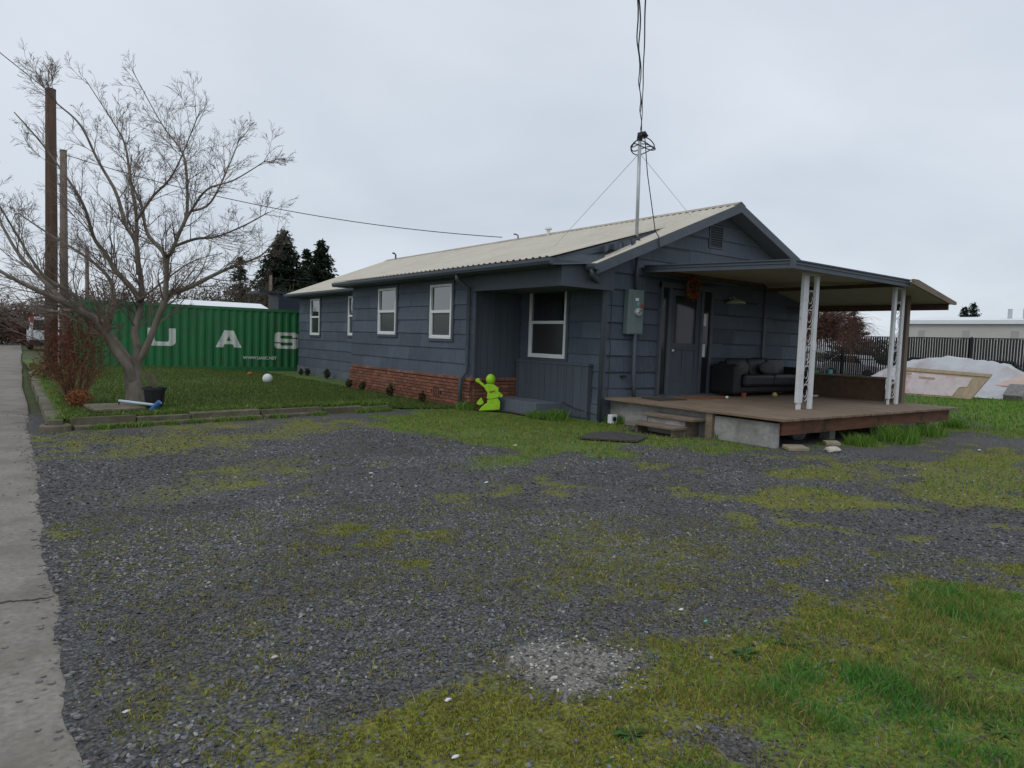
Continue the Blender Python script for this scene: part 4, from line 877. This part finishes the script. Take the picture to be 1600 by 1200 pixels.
# white van parked at the lane end, and post
c = OY(76, 548, 49.); vx, vy = c[0], 49.; kb = thing('parked_van', 'white van parked at the lane end partly hidden by the tall pole', 'van', (vx, vy, 0))
MB().prism([(vx-.95, vy, .4), (vx+.95, vy, .4), (vx+.95, vy, 1.1), (vx+.82, vy, 1.95), (vx-.82, vy, 1.95), (vx-.95, vy, 1.1)], (0, 4.6, 0)).build('body', mat('white_car_paint', (.6, .61, .63), .35, .04, 2, bump=0, spec=.6), kb, bevel=.08)
MB().prism([(vx-.78, vy-.012, 1.18), (vx+.78, vy-.012, 1.18), (vx+.7, vy-.012, 1.76), (vx-.7, vy-.012, 1.76)], (0, .02, 0)).build('rear_window', m_glass, kb)
for sg1 in (-1, 1):
    MB().box((vx+sg1*.72, vy-.03, 1.62), (vx+sg1*.9, vy+.01, 1.98)).build('tail_light', m_red, kb); MB().box((vx+sg1*.952, vy+.7, 1.15), (vx+sg1*.93, vy+3.6, 1.75)).build('side_window', m_carglass, kb)
    for yw in (.8, 3.7): MB().tube([(vx+sg1*.98, vy+yw, .33), (vx+sg1*.72, vy+yw, .33)], .33, 14).build('wheel', m_black, kb)
MB().box((vx-.95, vy-.1, .28), (vx+.95, vy+.02, .62)).build('bumper', m_black, kb, bevel=.03)
c = G(95, 572); mp_ = thing('marker_post', 'short grey metal post standing in front of the white van', 'post', (c[0], c[1], 0))
MB().tube([(c[0], c[1], -.1), (c[0], c[1], 2.3)], .07, 8).build('post', m_metal, mp_, smooth=True); MB().tube([(c[0], c[1], 2.3), (c[0], c[1], 2.36)], .085, 8).build('cap', m_metal, mp_)

# ------------------------------------------------------------ far vegetation
def conifer(x, y, h, r, lab, seed, ragged=.3, col=((.012, .024, .012), (.02, .035, .016), (.028, .04, .02)), z0=0., nb=150, tail=.1):
    t = thing('conifer', lab, 'tree', (x, y, z0)); rr = np.random.default_rng(seed); MB().tube([(x, y, z0-.2), (x+.1, y, z0+h*.6), (x, y, z0+h)], [h*.022, h*.014, .03], 8).build('trunk', m_pole, t); V = []; F = []; C_ = []
    sp_ = h*.028
    for i in range(nb):
        q = rr.random()**1.15; zz = z0+h*(tail+q*(1-tail)); L_ = r*(1-q)**.8*rr.uniform(1-ragged, 1.15)+.15; az = rr.uniform(0, 6.283); nst = max(3, int(L_/sp_*1.6))
        for k in range(nst):
            f = (k+.6)/nst; c = np.array([x+math.cos(az)*L_*f, y+math.sin(az)*L_*f, zz-L_*f*.32+L_*.28*f*f]); 
            for _ in range(5):
                cc = c+rr.normal(size=3)*sp_*.42; a = np.array([math.cos(az), math.sin(az), -.35])+rr.normal(size=3)*.55; a /= np.linalg.norm(a); b = np.cross(a, rr.normal(size=3)); b /= np.linalg.norm(b)+1e-9; s = sp_*rr.uniform(.5, 1.1); n0 = len(V)
                V += [cc-a*s*.6, cc+b*s*.32, cc+a*s, cc-b*s*.32]; F.append((n0, n0+1, n0+2, n0+3)); C_ += [np.array(col[rr.integers(0, len(col))])*rr.uniform(.6, 1.3)]*4
    npmesh('crown', np.array(V), np.array(F), m_leaf, t, col=np.array(C_))
for px, yt, Y, r, lab, sd__, nb in ((443, 362, 70, 3.6, 'large dense dark conifer behind the container', 1, 190), (503, 376, 72, 2.6, 'narrower dark conifer just behind the house roof', 2, 140), (480, 392, 75, 2.4, 'ragged conifer between the two dark conifers', 3, 90), (375, 402, 66, 1.5, 'small thin conifer left of the large dark one', 4, 60)):
    p = OY(px, yt, Y); conifer(p[0], Y, p[2], r*1.35, lab, sd__, .35, nb=int(nb*2.6))
for px, yt, X, r, lab, sd__ in ((1335, 484, 80, 2.6, 'dark ragged conifer beyond the fence left of the white post', 5), (1521, 475, 110, 3.2, 'dark conifer above the long white roof', 6), (1508, 481, 112, 2.6, 'shorter dark conifer left of its neighbour above the white roof', 7)):
    p = OX(px, yt, X); conifer(X, p[1], p[2], r*1.2, lab, sd__, .45, nb=200)
def scrub(name, lab, cen, rad, n, size, cols, seed, stem=True):
    t = thing(name, lab, 'bush', (cen[0], cen[1], 0)); V, F, Cc = leaves(n, cen, rad, size, cols, seed, .2); npmesh('foliage', V, F, m_leaf, t, col=Cc); sg2 = []
    for i in range(10):
        d = np.array([rt.normal()*.6, rt.normal()*.3, 1.]); grow_twigs(sg2, np.array([cen[0]+rt.normal()*rad[0]*.4, cen[1], .0]), d/np.linalg.norm(d), cen[2]+rad[2]*1.15, .05, 1, 3, rt, .04, (4, 6), .7)
    V, F = tubes_np(sg2, 3); npmesh('branches', V, F, m_twig, t)
BR = [(.1, .08, .058), (.07, .066, .04), (.12, .092, .068), (.06, .062, .036)]
for i, (px, yt, Y, rx, lab) in enumerate(((160, 448, 50, 3.2, 'brown leafless thicket behind the left end of the container'), (235, 452, 52, 3.4, 'brown scrub behind the container left of the white roof'), (300, 440, 56, 3.4, 'olive brown scrub above the white roof'), (350, 436, 58, 3.4, 'tall olive scrub left of the small conifer'), (395, 445, 60, 3.2, 'dark olive scrub at the foot of the large conifer'))):
    p = OY(px, yt, Y); scrub('scrub', lab, (p[0], Y, p[2]*.55), (rx, 2.0, p[2]*.5), 5200, .08, BR, 40+i)
for i, (px, Y, hh, rx, lab) in enumerate(((8, 62, 3.4, 4.0, 'dark russet hedge closing the far end of the lane'), (-40, 60, 3.6, 3.5, 'dark russet hedge at the left border of the lane end'), (45, 66, 3.0, 2.6, 'dark brown hedge behind the white van'))):
    p = OY(px, 500, Y); scrub('hedge', lab, (p[0], Y, hh*.45), (rx, 2., hh*.55), 6000, .09, [(.09, .045, .035), (.06, .035, .028), (.11, .065, .045)], 60+i)
for i, (px, Y, hh, rx, lab) in enumerate(((88, 58, 4.2, 2.4, 'dense brown brush behind the white van'), (122, 36, 3.0, .7, 'brown brush left of the container end'))):
    p = OY(px, 500, Y); scrub('brush', lab, (p[0], Y, hh*.48), (rx, 1.2, hh*.5), 3000, .06, [(.11, .075, .05), (.08, .06, .04)], 70+i)
# white roofed shed top and dark tank behind container
sd2 = thing('white_roofed_shed', 'low shed with white roof just showing above the green container', 'shed', (8, 40, 0)); a = OY(268, 478, 40); b = OY(418, 480, 40)
a = a+np.array([0, 0, .26]); MB().box((a[0], 40, 0), (b[0], 44, a[2]-.3)).build('wall', m_bldg, sd2); MB().prism([(a[0]-.2, 39.8, a[2]-.32), (b[0]+.2, 39.8, a[2]-.32), (b[0]+.2, 42, a[2]+.12), (a[0]-.2, 42, a[2]+.12)], (0, 0, .08)).build('roof', m_broof, sd2)
c = OY(456, 462, 34); tk = thing('dark_cabin', 'dark navy cabin top showing between container and house eave', 'cabin', (c[0], 34, 0))
MB().box((c[0]-.65, 34, 0), (c[0]+.5, 35.5, c[2]+.05)).build('wall', m_dkblue, tk); MB().box((c[0]-1.6, 33.9, c[2]+.05), (c[0]+.7, 35.6, c[2]+.16)).build('roof', m_dkblue, tk); MB().box((c[0]+.52, 34, 0), (c[0]+1.3, 35, c[2]-.25)).build('annex', m_metal, tk)

# ------------------------------------------------------------ right: weeping tree, fence, cars, building, tarp pile
WT = np.array([32.4, 18.6, 0.]); wt = thing('weeping_tree', 'leafless reddish-brown weeping tree behind the deck wall', 'tree', tuple(WT)); MB().tube([WT-np.array([0,0,.2]), WT+np.array([.1, 0, 1.2]), WT+np.array([0, .1, 2.4])], [.16, .13, .09], 9).build('trunk', m_bark, wt, smooth=True); segs = []
for i in range(210):
    az = rt.uniform(0, 6.283); d = np.array([math.cos(az), math.sin(az), rt.uniform(.35, 1.1)]); d /= np.linalg.norm(d)
    grow_twigs(segs, WT+np.array([0, 0, rt.uniform(2.0, 2.5)]), d, rt.uniform(1.4, 2.7), .03, 1, 3, rt, .0, (8, 11), .8, .22)
V, F = tubes_np(segs, 3); npmesh('crown', V, F, mat('russet_twig', (.15, .075, .06), .9, .25, 3, bump=0), wt)
FX = 36.; fn_ = thing('slat_fence', 'tall black slatted chain-link fence behind the tarp pile', 'fence', (FX, 17, 0))
ypos = np.arange(4.0, 29.1, 3.0)
for y in ypos: MB().tube([(FX+.08, y, -.1), (FX+.08, y, 2.44)], .05, 8).build('post', m_fence, fn_)
for z in (.08, 1.2, 2.38): MB().tube([(FX+.05, 4, z), (FX+.05, 28, z)], .025, 6).build('rail', m_fence, fn_)
for a, b in zip(ypos[:-1], ypos[1:]):
    mb = MB(); y = a+.03
    while y < b: mb.box((FX-.012, y, .05), (FX+.012, y+.08+random.uniform(-.006, .006), 2.36+random.uniform(-.02, .02))); y += .114
    mb.build('slat_panel', m_fence, fn_)['kind'] = 'stuff'
cc_ = [('parked_car', 23.2, (.55, .56, .57), 'white parked car behind the fence nearest the weeping tree'), ('parked_car', 19.6, (.5, .51, .52), 'light grey parked car behind the fence left of the white posts'), ('parked_car', 15.7, (.02, .02, .024), 'black parked car behind the fence above the left of the tarp'), ('parked_car', 12.2, (.06, .065, .07), 'dark grey parked car behind the fence above the tarp peak'), ('parked_car', 8.9, (.015, .018, .03), 'navy parked car behind the fence at the right border')]
for nm, yc, colr, lab in cc_:
    t = thing(nm, lab, 'car', (39, yc, 0), 'cars parked behind the slat fence'); mp1 = mat('car_paint', colr, .3, .03, 2, bump=0, spec=.6); X0 = 38.
    P_ = [(-1.55,.32),(-1.6,.62),(-1.52,.85),(-.75,.95),(-.35,1.42),(.75,1.45),(1.35,1.0),(1.6,.92),(1.62,.4),(1.5,.3)]
    MB().prism([(X0, yc+a, b-.03) for a, b in P_], (1.75, 0, 0)).build('body', mp1, t, bevel=.06)
    for xw in (X0-.012, X0+1.75-.012):
        MB().prism([(xw, yc-.62, .97), (xw, yc-.3, 1.34), (xw, yc+.18, 1.36), (xw, yc+.18, .98)], (.024, 0, 0)).prism([(xw, yc+.24, .98), (xw, yc+.24, 1.36), (xw, yc+.7, 1.37), (xw, yc+1.15, 1.02)], (.024, 0, 0)).build('window', m_carglass, t)
        for yw in (-1.0, 1.05): MB().tube([(xw-.05 if xw > 39 else xw-.02, yc+yw, .32), (xw+.1, yc+yw, .32)], .31, 16).build('wheel', m_black, t)
wb = thing('long_building', 'long cream metal building with white roof behind the fence', 'building', (66, 18, 0)); BX = 60.; zb = 4.05
MB().box((BX, -8, -.1), (BX+14, 26.9, zb)).build('wall', m_bldg, wb)
MB().prism([(BX-.25, -8.2, zb+.001), (BX-.25, 27.1, zb+.001), (BX-.25, 27.1, zb+.3), (BX-.25, -8.2, zb+.3)], (.4, 0, 0)).build('fascia', m_broof, wb)
MB().prism([(BX+.15, -8.2, zb+.003), (BX+.15, -8.2, zb+.3), (BX+7, -8.2, zb+.9), (BX+14.2, -8.2, zb+.2), (BX+14.2, -8.2, zb+.003)], (0, 35.3, 0)).build('roof', m_broof, wb)
for k in range(9): MB().box((BX-.02, 25-k*3.2, 2.9), (BX-.002, 25.5-k*3.2, 3.55)).build('wall_panel', mat('dull_panel', (.4, .4, .37), .7, .05, 2, bump=0) if k == 0 else bpy.data.materials['dull_panel'], wb)
for k in (20.2, 19.2): MB().tube([(BX+3, k, zb+.5), (BX+3, k, zb+1.3)], .16, 8).build('roof_vent', m_metal, wb)
scrub('green_hedge', 'olive green hedge left of the long cream building', (62, 29.6, 1.3), (2, 2.6, 1.5), 5000, .1, [(.06, .075, .03), (.08, .085, .035)], 90)
# tarp pile: lumpy sheet over junk
tg = thing('tarp_pile', 'junk pile under translucent grey-white plastic sheeting', 'tarp', (31, 11.4, 0))
u = np.linspace(-1, 1, 100); UU, VV = np.meshgrid(u, u); YC, XC, LY, LX = 11.35, 31.2, 3.9, 2.1
th_ =   .88*np.interp(11.35+UU*LY, [7.4, 8.3, 9.2, 10.2, 11.2, 11.95, 12.7, 13.6, 14.6, 15.3], [.04, .55, 1.0, 1.5, 1.62, 1.75, 1.58, 1.36, .9, .1])
ed_ = np.clip((1-np.abs(VV))*1.25, 0, 1); zz = th_*ed_*(.93+.12*(fbm(UU*3, VV*3, 1.3, 3, 7)))+((1-np.abs(2*fbm(UU*5.5+1.2*VV, VV*.9, 1., 2, 12)-1))**2*.42-.22)*ed_*np.abs(VV)*1.2+((1-np.abs(2*fbm(UU*13-3*VV, VV*1.6, 1., 2, 22)-1))**2*.1-.04)*ed_*(.2+np.abs(VV))
Vt = np.stack([(XC+VV*LX).ravel(), (YC+UU*LY).ravel(), np.maximum(zz, .015).ravel()], 1); ii = np.arange(10000).reshape(100, 100); F = np.stack([ii[:-1,:-1], ii[1:,:-1], ii[1:,1:], ii[:-1,1:]], -1).reshape(-1, 4)
m_tarp = mat('plastic_sheet', (.47, .475, .5), .32, .06, 1.8, c2=(.3, .265, .25), c2scale=.8, c2lo=.45, c2hi=.62, c2amt=.6, bump=.3, bscale=2.2, bdist=.1, detail=2, spec=.5)
npmesh('sheet', Vt, F, m_tarp, tg, smooth=True)
for y, z, s_, m_, nn in ((9.45, .66, (.04, .42, .2), m_ply, 'board'), (9.0, .2, (.2, .3, .2), m_rockd, 'bundle')):
    MB().obox((29.3 if nn == 'bundle' else 30.25, y, z), (0, s_[1], 0), (s_[0]*.5, 0, -s_[0]), (.3 if nn == 'bundle' else .4, 0, s_[2])).build(nn, m_ if nn != 'board' else mat('pink_board', (.5, .38, .32), .8, .1, 3), tg, bevel=.02)
pn = thing('leaning_panel', 'old painted plywood panel with pinkish flaking paint leaning at the tarp pile', 'panel', (27.6, 11, 0))
def lp(y, v, off=0.): return (27.35+v*.42-off, y, v*.98+off*.3)
MB().prism([lp(12.35, 0), lp(9.75, .03), lp(9.3, .93), lp(12.35, 1.05)], (.05, 0, -.02)).build('board', m_ply, pn)
MB().prism([lp(12.3, .06, .02), lp(10.35, .08, .02), lp(10.2, .42, .02), lp(9.95, .45, .02), lp(9.85, .78, .02), lp(12.3, .88, .02)], (.012, 0, 0)).build('paint_layer', m_pinkp, pn)
MB().prism([lp(12.35, .93, .03), lp(9.3, .84, .03), lp(9.28, .95, .03), lp(12.35, 1.06, .03)], (.05, 0, 0)).build('batten', m_ply, pn)
for y0_, y1_, v in ((11.6, 11.05, .66), (12.2, 11.9, .8)): MB().prism([lp(y0_, v, .035), lp(y1_, v-.02, .035), lp(y1_, v+.05, .035), lp(y0_, v+.07, .035)], (.01, 0, 0)).build('patch', m_ply, pn)

# ------------------------------------------------------------ stuff: gravel stones, grass, moss, weeds
def sample_view(dmin, dmax, n, a0=-10., a1=84.):
    d = np.sqrt(rng.uniform(dmin**2, dmax**2, n)); a = np.radians(rng.uniform(a0, a1, n)); return d*np.sin(a), d*np.cos(a)
def rot_rand(n):
    q = rng.normal(size=(n, 4)); q /= np.linalg.norm(q, axis=1)[:, None]; w_, x, y, z = q.T
    return np.stack([np.stack([1-2*(y*y+z*z), 2*(x*y-z*w_), 2*(x*z+y*w_)], -1), np.stack([2*(x*y+z*w_), 1-2*(x*x+z*z), 2*(y*z-x*w_)], -1), np.stack([2*(x*z-y*w_), 2*(y*z+x*w_), 1-2*(x*x+y*y)], -1)], 1)
PHI = (1+5**.5)/2
ICO = np.array([(-1,PHI,0),(1,PHI,0),(-1,-PHI,0),(1,-PHI,0),(0,-1,PHI),(0,1,PHI),(0,-1,-PHI),(0,1,-PHI),(PHI,0,-1),(PHI,0,1),(-PHI,0,-1),(-PHI,0,1)])/1.9
ICF = np.array([(0,11,5),(0,5,1),(0,1,7),(0,7,10),(0,10,11),(1,5,9),(5,11,4),(11,10,2),(10,7,6),(7,1,8),(3,9,4),(3,4,2),(3,2,6),(3,6,8),(3,8,9),(4,9,5),(2,4,11),(6,2,10),(8,6,7),(9,8,1)])
OCT = np.array([(1,0,0),(-1,0,0),(0,1,0),(0,-1,0),(0,0,1),(0,0,-1)], float); OCF = np.array([(0,2,4),(2,1,4),(1,3,4),(3,0,4),(2,0,5),(1,2,5),(3,1,5),(0,3,5)])
def stones(name, x, y, r, base, bf, cols):
    n = len(x); k = len(base); P_ = base[None]*(1+rng.uniform(-.22, .22, (n, k, 1)))*np.stack([np.ones(n), rng.uniform(.6, 1, n), rng.uniform(.3, .6, n)], 1)[:, None]
    th = rng.uniform(0, 6.283, n); tl = rng.normal(size=(n, 2))*.28; c, s = np.cos(th), np.sin(th)
    P2 = np.stack([P_[..., 0]*c[:, None]-P_[..., 1]*s[:, None], P_[..., 0]*s[:, None]+P_[..., 1]*c[:, None], P_[..., 2]+P_[..., 0]*tl[:, :1]+P_[..., 1]*tl[:, 1:]], -1)*r[:, None, None]
    P2 += np.stack([x, y, drive_z(x, y)+r*.22], 1)[:, None]; F = (bf[None]+(np.arange(n)*k)[:, None, None]).reshape(-1, 3)
    return tag(npmesh(name, P2.reshape(-1, 3), F, m_stone, col=np.repeat(cols, k, 0)), 'grey crushed gravel covering the driveway' if 'grit' not in name else 'pale grit scattered on the bare patch', 'gravel', kind='stuff')
def gravel(name, dmin, dmax, n, r0, r1, base, bf):
    x, y = sample_view(dmin, dmax, n); mo, gr, gt = cover(x, y); keep = (x > .27+.1*rng.normal(size=n)) & (y < 11.5) & (rng.random(n) > np.maximum(np.maximum(np.minimum(mo*1.08, .985), gr*1.15), gt*.93)); keep &= ~((x > 9.3) & (y > 5.6)); x, y = x[keep], y[keep]; n = len(x)
    g = np.clip(np.exp(rng.normal(-2.1, .4, n)), .035, .36)[:, None]*np.array([.98, 1., 1.03]); br = rng.random(n) < .16; g[br] = g[br]*np.array([1.12, 1., .86]); wh = rng.random(n) < .0012; g[wh] = .4
    g = g*(.62+.76*fbm(x, y, .55, 4, 101))[:, None]; soil_ = sstep(.52, .66, fbm(x, y, 1.6, 4, 103))[:, None]*.5; g = g*(1-soil_)+soil_*np.array([.085, .07, .052])
    stones(name, x, y, rng.uniform(r0, r1, n)*rng.choice([.7, 1, 1, 1.35], n), base, bf, g)
gravel('gravel_stones', 1.9, 3.9, 40000, .005, .011, ICO, ICF)
gravel('gravel_stones', 3.9, 6.5, 70000, .006, .012, OCT, OCF)
gravel('gravel_stones', 6.5, 11.5, 65000, .009, .016, OCT, OCF)
x, y = sample_view(2.2, 5, 30000, 10, 75); gt = cover(x, y)[2]; k_ = rng.random(len(x)) < gt*.7; x, y = x[k_], y[k_]
stones('grit_stones', x, y, rng.uniform(.003, .011, len(x)), OCT, OCF, rng.choice([.14, .24, .38, .55], len(x))[:, None]*np.array([1, .96, .9]))
# dark crumbs on the lane
def blades(name, x, y, z, h, w, cols, lean, lab, kind='stuff', cat='grass'):
    n = len(x); a = rng.uniform(0, 6.283, n); s = np.stack([np.cos(a), np.sin(a), np.zeros(n)], 1)*(w/2)[:, None]; b = rng.uniform(0, 6.283, n); ld = np.stack([np.cos(b), np.sin(b), np.zeros(n)], 1)*(h*lean*rng.uniform(.2, 1.4, n))[:, None]; p = np.stack([x, y, z], 1); zz = np.array([0, 0, 1.])
    mid = p+ld*.35+zz*(h*.6)[:, None]; tip = p+ld+zz*h[:, None]*.98
    V = np.stack([p-s, p+s, mid+s*.75, mid-s*.75, tip], 1).reshape(-1, 3); o = (np.arange(n)*5)[:, None]; F = np.concatenate([o+np.array([0, 1, 2]), o+np.array([0, 2, 3]), o+np.array([3, 2, 4])], 1).reshape(-1, 3)
    return tag(npmesh(name, V, F, m_blade, col=np.repeat(cols, 5, 0)), lab, cat, kind=kind)
def pick(cols, n, v=.25): return np.array(cols)[rng.integers(0, len(cols), n)]*rng.uniform(1-v, 1+v, (n, 1))
GC = [(.115, .245, .034), (.155, .29, .045), (.2, .3, .055), (.09, .19, .03), (.31, .26, .1), (.13, .26, .036)]; MC = [(.35, .34, .05), (.27, .3, .045), (.2, .23, .04), (.25, .19, .06), (.13, .14, .035)]
# foreground grass and moss
x, y = sample_view(1.9, 6.2, 330000); mo, gr, gt = cover(x, y); nn = fbm(x, y, 2.2, 3, 77); k_ = (rng.random(len(x)) < gr*sstep(.36, .56, nn+.06)*(.25+.75*sstep(.4, .56, fbm(x, y, 6., 3, 92)))) & (x > .5); x1, y1 = x[k_], y[k_]; n1_ = nn[k_]
blades('grass_tufts', x1, y1, drive_z(x1, y1)-.004, rng.uniform(.014, .05, len(x1))*(.5+1.3*sstep(.42, .68, n1_)), rng.uniform(.003, .0065, len(x1)), pick(GC, len(x1))*(np.array([1.25, .95, 1.1])+(np.array([.6, .95, .95])-np.array([1.25, .95, 1.1]))*sstep(.38, .62, fbm(x1, y1, 1.7, 4, 91))[:, None]), .8, 'green grass in the near right corner of the drive')
k_ = (rng.random(len(x)) < np.maximum(mo, .3)*(1-gr*.6)*sstep(.44, .6, fbm(x, y, 14., 3, 55)+.16*sstep(.5, .8, mo))) & ~k_ & (gt < .6) & (x > .3); x1, y1 = x[k_], y[k_]
blades('moss', x1, y1, drive_z(x1, y1)-.002, rng.uniform(.009, .024, len(x1)), rng.uniform(.004, .008, len(x1)), pick(MC, len(x1)), .7, 'yellow-green moss creeping over the gravel', cat='moss')
x, y = sample_view(6.2, 18, 230000, 0, 84); mo, gr, gt = cover(x, y); nn = fbm(x, y, 1.5, 3, 78); k_ = (rng.random(len(x)) < gr*.55*sstep(.3, .5, nn+.1)) & (x > .5) & (y < y0(x)-.1) & ~((x > 9.4) & (y > 5.95) & (x < 15.7)) & ~((x > 8.1) & (y > 10.75) & (x < 16)); x1, y1 = x[k_], y[k_]
blades('grass_strip', x1, y1, drive_z(x1, y1)-.005, rng.uniform(.02, .055, len(x1)), rng.uniform(.008, .016, len(x1)), pick(GC+MC, len(x1))*.9, .7, 'green grass along the house and deck foot')
k_ = (rng.random(len(x)) < mo*(1-gr)*.4*sstep(.4, .6, fbm(x, y, 5., 3, 58)+.1)) & ~k_ & (y < y0(x)-.1) & (x > .4); x1, y1 = x[k_], y[k_]
blades('moss', x1, y1, drive_z(x1, y1)-.004, rng.uniform(.012, .03, len(x1)), rng.uniform(.01, .02, len(x1)), pick(MC, len(x1)), .7, 'yellow-green moss patches on the far gravel', cat='moss')
n = 70000; x = rng.uniform(.75, 9.2, n); y = y0(x)+rng.random(n)**1.3*(27.5-y0(x)); k_ = ~((x > 8.05) & (y > 12.3)); x, y = x[k_], y[k_]
blades('lawn_grass', x, y, lawn_z(x, y)-.01, rng.uniform(.03, .08, len(x)), rng.uniform(.012, .022, len(x)), pick([(.08, .155, .03), (.105, .17, .036), (.14, .18, .042), (.06, .115, .024), (.17, .16, .06)], len(x)), .6, 'short green grass of the raised lawn')
n = 26000; x = rng.uniform(16.5, 36, n); y = rng.uniform(3, 17, n); x1, y1 = x, y
blades('verge_grass', x1, y1, np.where(y1 < 14.1, drive_z(x1, y1), -.06)-.01, rng.uniform(.05, .12, n), rng.uniform(.02, .035, n), pick(GC[:4], n), .6, 'green grass between the deck and the tarp pile')
# dead straw lying in the near grass
x, y = sample_view(1.9, 6.5, 26000); mo, gr, gt = cover(x, y); k_ = (rng.random(len(x)) < np.maximum(gr*.5, mo*.22)) & (x > .5); x1, y1 = x[k_], y[k_]
blades('straw', x1, y1, drive_z(x1, y1)+.004, rng.uniform(.012, .04, len(x1)), rng.uniform(.0025, .005, len(x1)), pick([(.36, .3, .15), (.25, .2, .1), (.16, .11, .06)], len(x1)), 2.4, 'dead straw lying in the near grass', cat='straw')
# taller tufts: deck foot, house foot
def tuft(px, s_, n, lab, z=0.):
    c = G(*px, z); x1 = c[0]+np.clip(rng.normal(size=n), -1.7, 1.7)*s_*.5; y1 = c[1]+np.clip(rng.normal(size=n), -1.7, 1.7)*s_*.5; blades('grass_tuft', x1, y1, np.full(n, z-.02), rng.uniform(.5, 1.1, n)*s_, np.full(n, .014), pick(GC[:4], n), .6, lab, None)
tuft((1400, 690), .34, 500, 'tall grass tuft under the middle of the deck front'); tuft((1345, 695), .22, 300, 'grass tuft under the deck front nearer the boulder'); tuft((1450, 680), .28, 350, 'grass tuft below the right end of the deck'); tuft((1490, 668), .25, 260, 'grass tuft at the right deck corner')
tuft((868, 655), .24, 320, 'leafy green tuft at the foot of the boarded box'); tuft((840, 653), .2, 220, 'narrow dark green tuft beside the stoop'); tuft((962, 660), .2, 240, 'grass tuft beside the white outlet box'); tuft((1125, 685), .16, 200, 'grass tuft at the foot of the deck steps'); tuft((728, 640), .22, 260, 'grass tuft at the foot of the brick downspout')
# grass hanging over the edging
n = 5200; s_e = rng.random(n); along = rng.random(n) < .55; xe = np.where(along, A[0]+dr[0]*Ld*s_e+nr[0]*.16, .74+.008*(s_e*11)); ye = np.where(along, A[1]+dr[1]*Ld*s_e+nr[1]*.16, 11.8+s_e*11.5); cl = fbm(s_e*40, along*9., 1., 3, 4); k_ = cl > .45; xe, ye = xe[k_]+rng.normal(size=k_.sum())*.03, ye[k_]+rng.normal(size=k_.sum())*.03
blades('edging_grass', xe, ye, np.full(len(xe), .08), rng.uniform(.06, .17, len(xe)), rng.uniform(.01, .016, len(xe)), pick(GC, len(xe)), 1.0, 'longer grass hanging over the garden edging')
n = 5000; s_e = rng.random(n); xe = A[0]+dr[0]*Ld*s_e-nr[0]*.15+rng.normal(size=n)*.04; ye = A[1]+dr[1]*Ld*s_e-nr[1]*.15+rng.normal(size=n)*.04; k_ = fbm(s_e*30, s_e*0, 1., 3, 8) > .48; xe, ye = xe[k_], ye[k_]
blades('edging_grass', xe, ye, np.full(len(xe), -.01), rng.uniform(.04, .11, len(xe)), rng.uniform(.01, .016, len(xe)), pick(GC, len(xe)), .8, 'grass along the drive side of the garden edging')
# rosette weeds
def rosette(px, s_, lab):
    c = G(*px); V = []; F = []; C_ = []
    for i in range(46):
        a = random.uniform(0, 6.283); L_ = s_*random.uniform(.25, .95); d = np.array([math.cos(a), math.sin(a), random.uniform(.05, .45)]); sd3 = np.array([-math.sin(a), math.cos(a), 0])*L_*random.uniform(.12, .26); b = len(V); q = np.array([c[0], c[1], .005])
        V += [q, q+d*L_*.5+sd3, q+d*L_-np.array([0, 0, L_*.25]), q+d*L_*.5-sd3]; F.append((b, b+1, b+2, b+3)); C_ += [np.array((.085, .165, .04))*random.uniform(.6, 1.4)]*4
    tag(npmesh('weed', np.array(V), np.array(F), m_blade, col=np.array(C_)), lab, 'weed', 'rosette weeds in the grass')
for px, s_, lab in (((985, 1152), .09, 'green rosette weed in the moss near the bottom centre'), ((1165, 1025), .11, 'rosette weed in the moss right of the pale grit'), ((1230, 1008), .1, 'small rosette weed at the moss edge'), ((1385, 1060), .12, 'rosette weed in the middle of the near grass'), ((1480, 1060), .1, 'leafy rosette weed in the long grass at right'), ((1560, 1145), .11, 'broad-leaved weed in the bottom right corner')): rosette(px, s_, lab)
# scraps and pebbles that stand out
def scrap(px, s_, m_, lab, nm='paper_scrap', cat='litter'):
    c = G(*px); h = .12 if nm == 'pebble' else .3; tag(MB().ball((c[0], c[1], drive_z(np.array(c[0]), np.array(c[1]))+s_*.2+.004), (s_*.8, s_*.42, s_*.24), 7, 5, .25).build(nm, m_), lab, cat)
for px, s_, m_, lab in (((700, 1092), .022, m_paper, 'white folded scrap on the gravel left of the pale grit'), ((712, 1183), .02, m_paper, 'white scrap at the bottom edge of the gravel'), ((1064, 958), .024, m_paper, 'pale scrap at the edge of gravel and moss'), ((1102, 976), .02, m_teal, 'pale blue scrap on the moss edge'), ((428, 1029), .024, m_rock, 'pinkish pebble in the near left gravel'), ((197, 1113), .018, m_paper, 'white pebble in the moss at the lower left'),
        ((760, 753), .035, m_paper, 'white stick-like scrap in the middle of the drive'), ((805, 697), .04, m_paper, 'white scrap on the mossy strip'), ((400, 913), .014, m_teal, 'tiny teal scrap in the gravel'), ((865, 1062), .026, m_rock, 'pinkish flat stone on the pale grit patch'), ((1292, 907), .018, m_paper, 'pale blue-white scrap at the grass edge'), ((1530, 703), .05, m_paper, 'white scrap on the gravel at far right'), ((580, 740), .03, m_paper, 'white scrap near the left moss band'), ((1300, 1038), .03, m_rockd, 'dark clod in the near grass')):
    scrap(px, s_, m_, lab)
mb = MB()
for i in range(420):
    yv = random.uniform(1.6, 14); xv = .2+.012*yv-abs(random.gauss(0, .28 if i < 90 else .05))+.0; r = random.uniform(.004, .013); mb.ball((xv, yv, .006+r*.4), (r*1.3, r, r*.5), 5, 3, .2)
tag(mb.build('lane_crumbs', m_rockd), 'dark gravel crumbs strewn on the pale lane', 'gravel', kind='stuff')
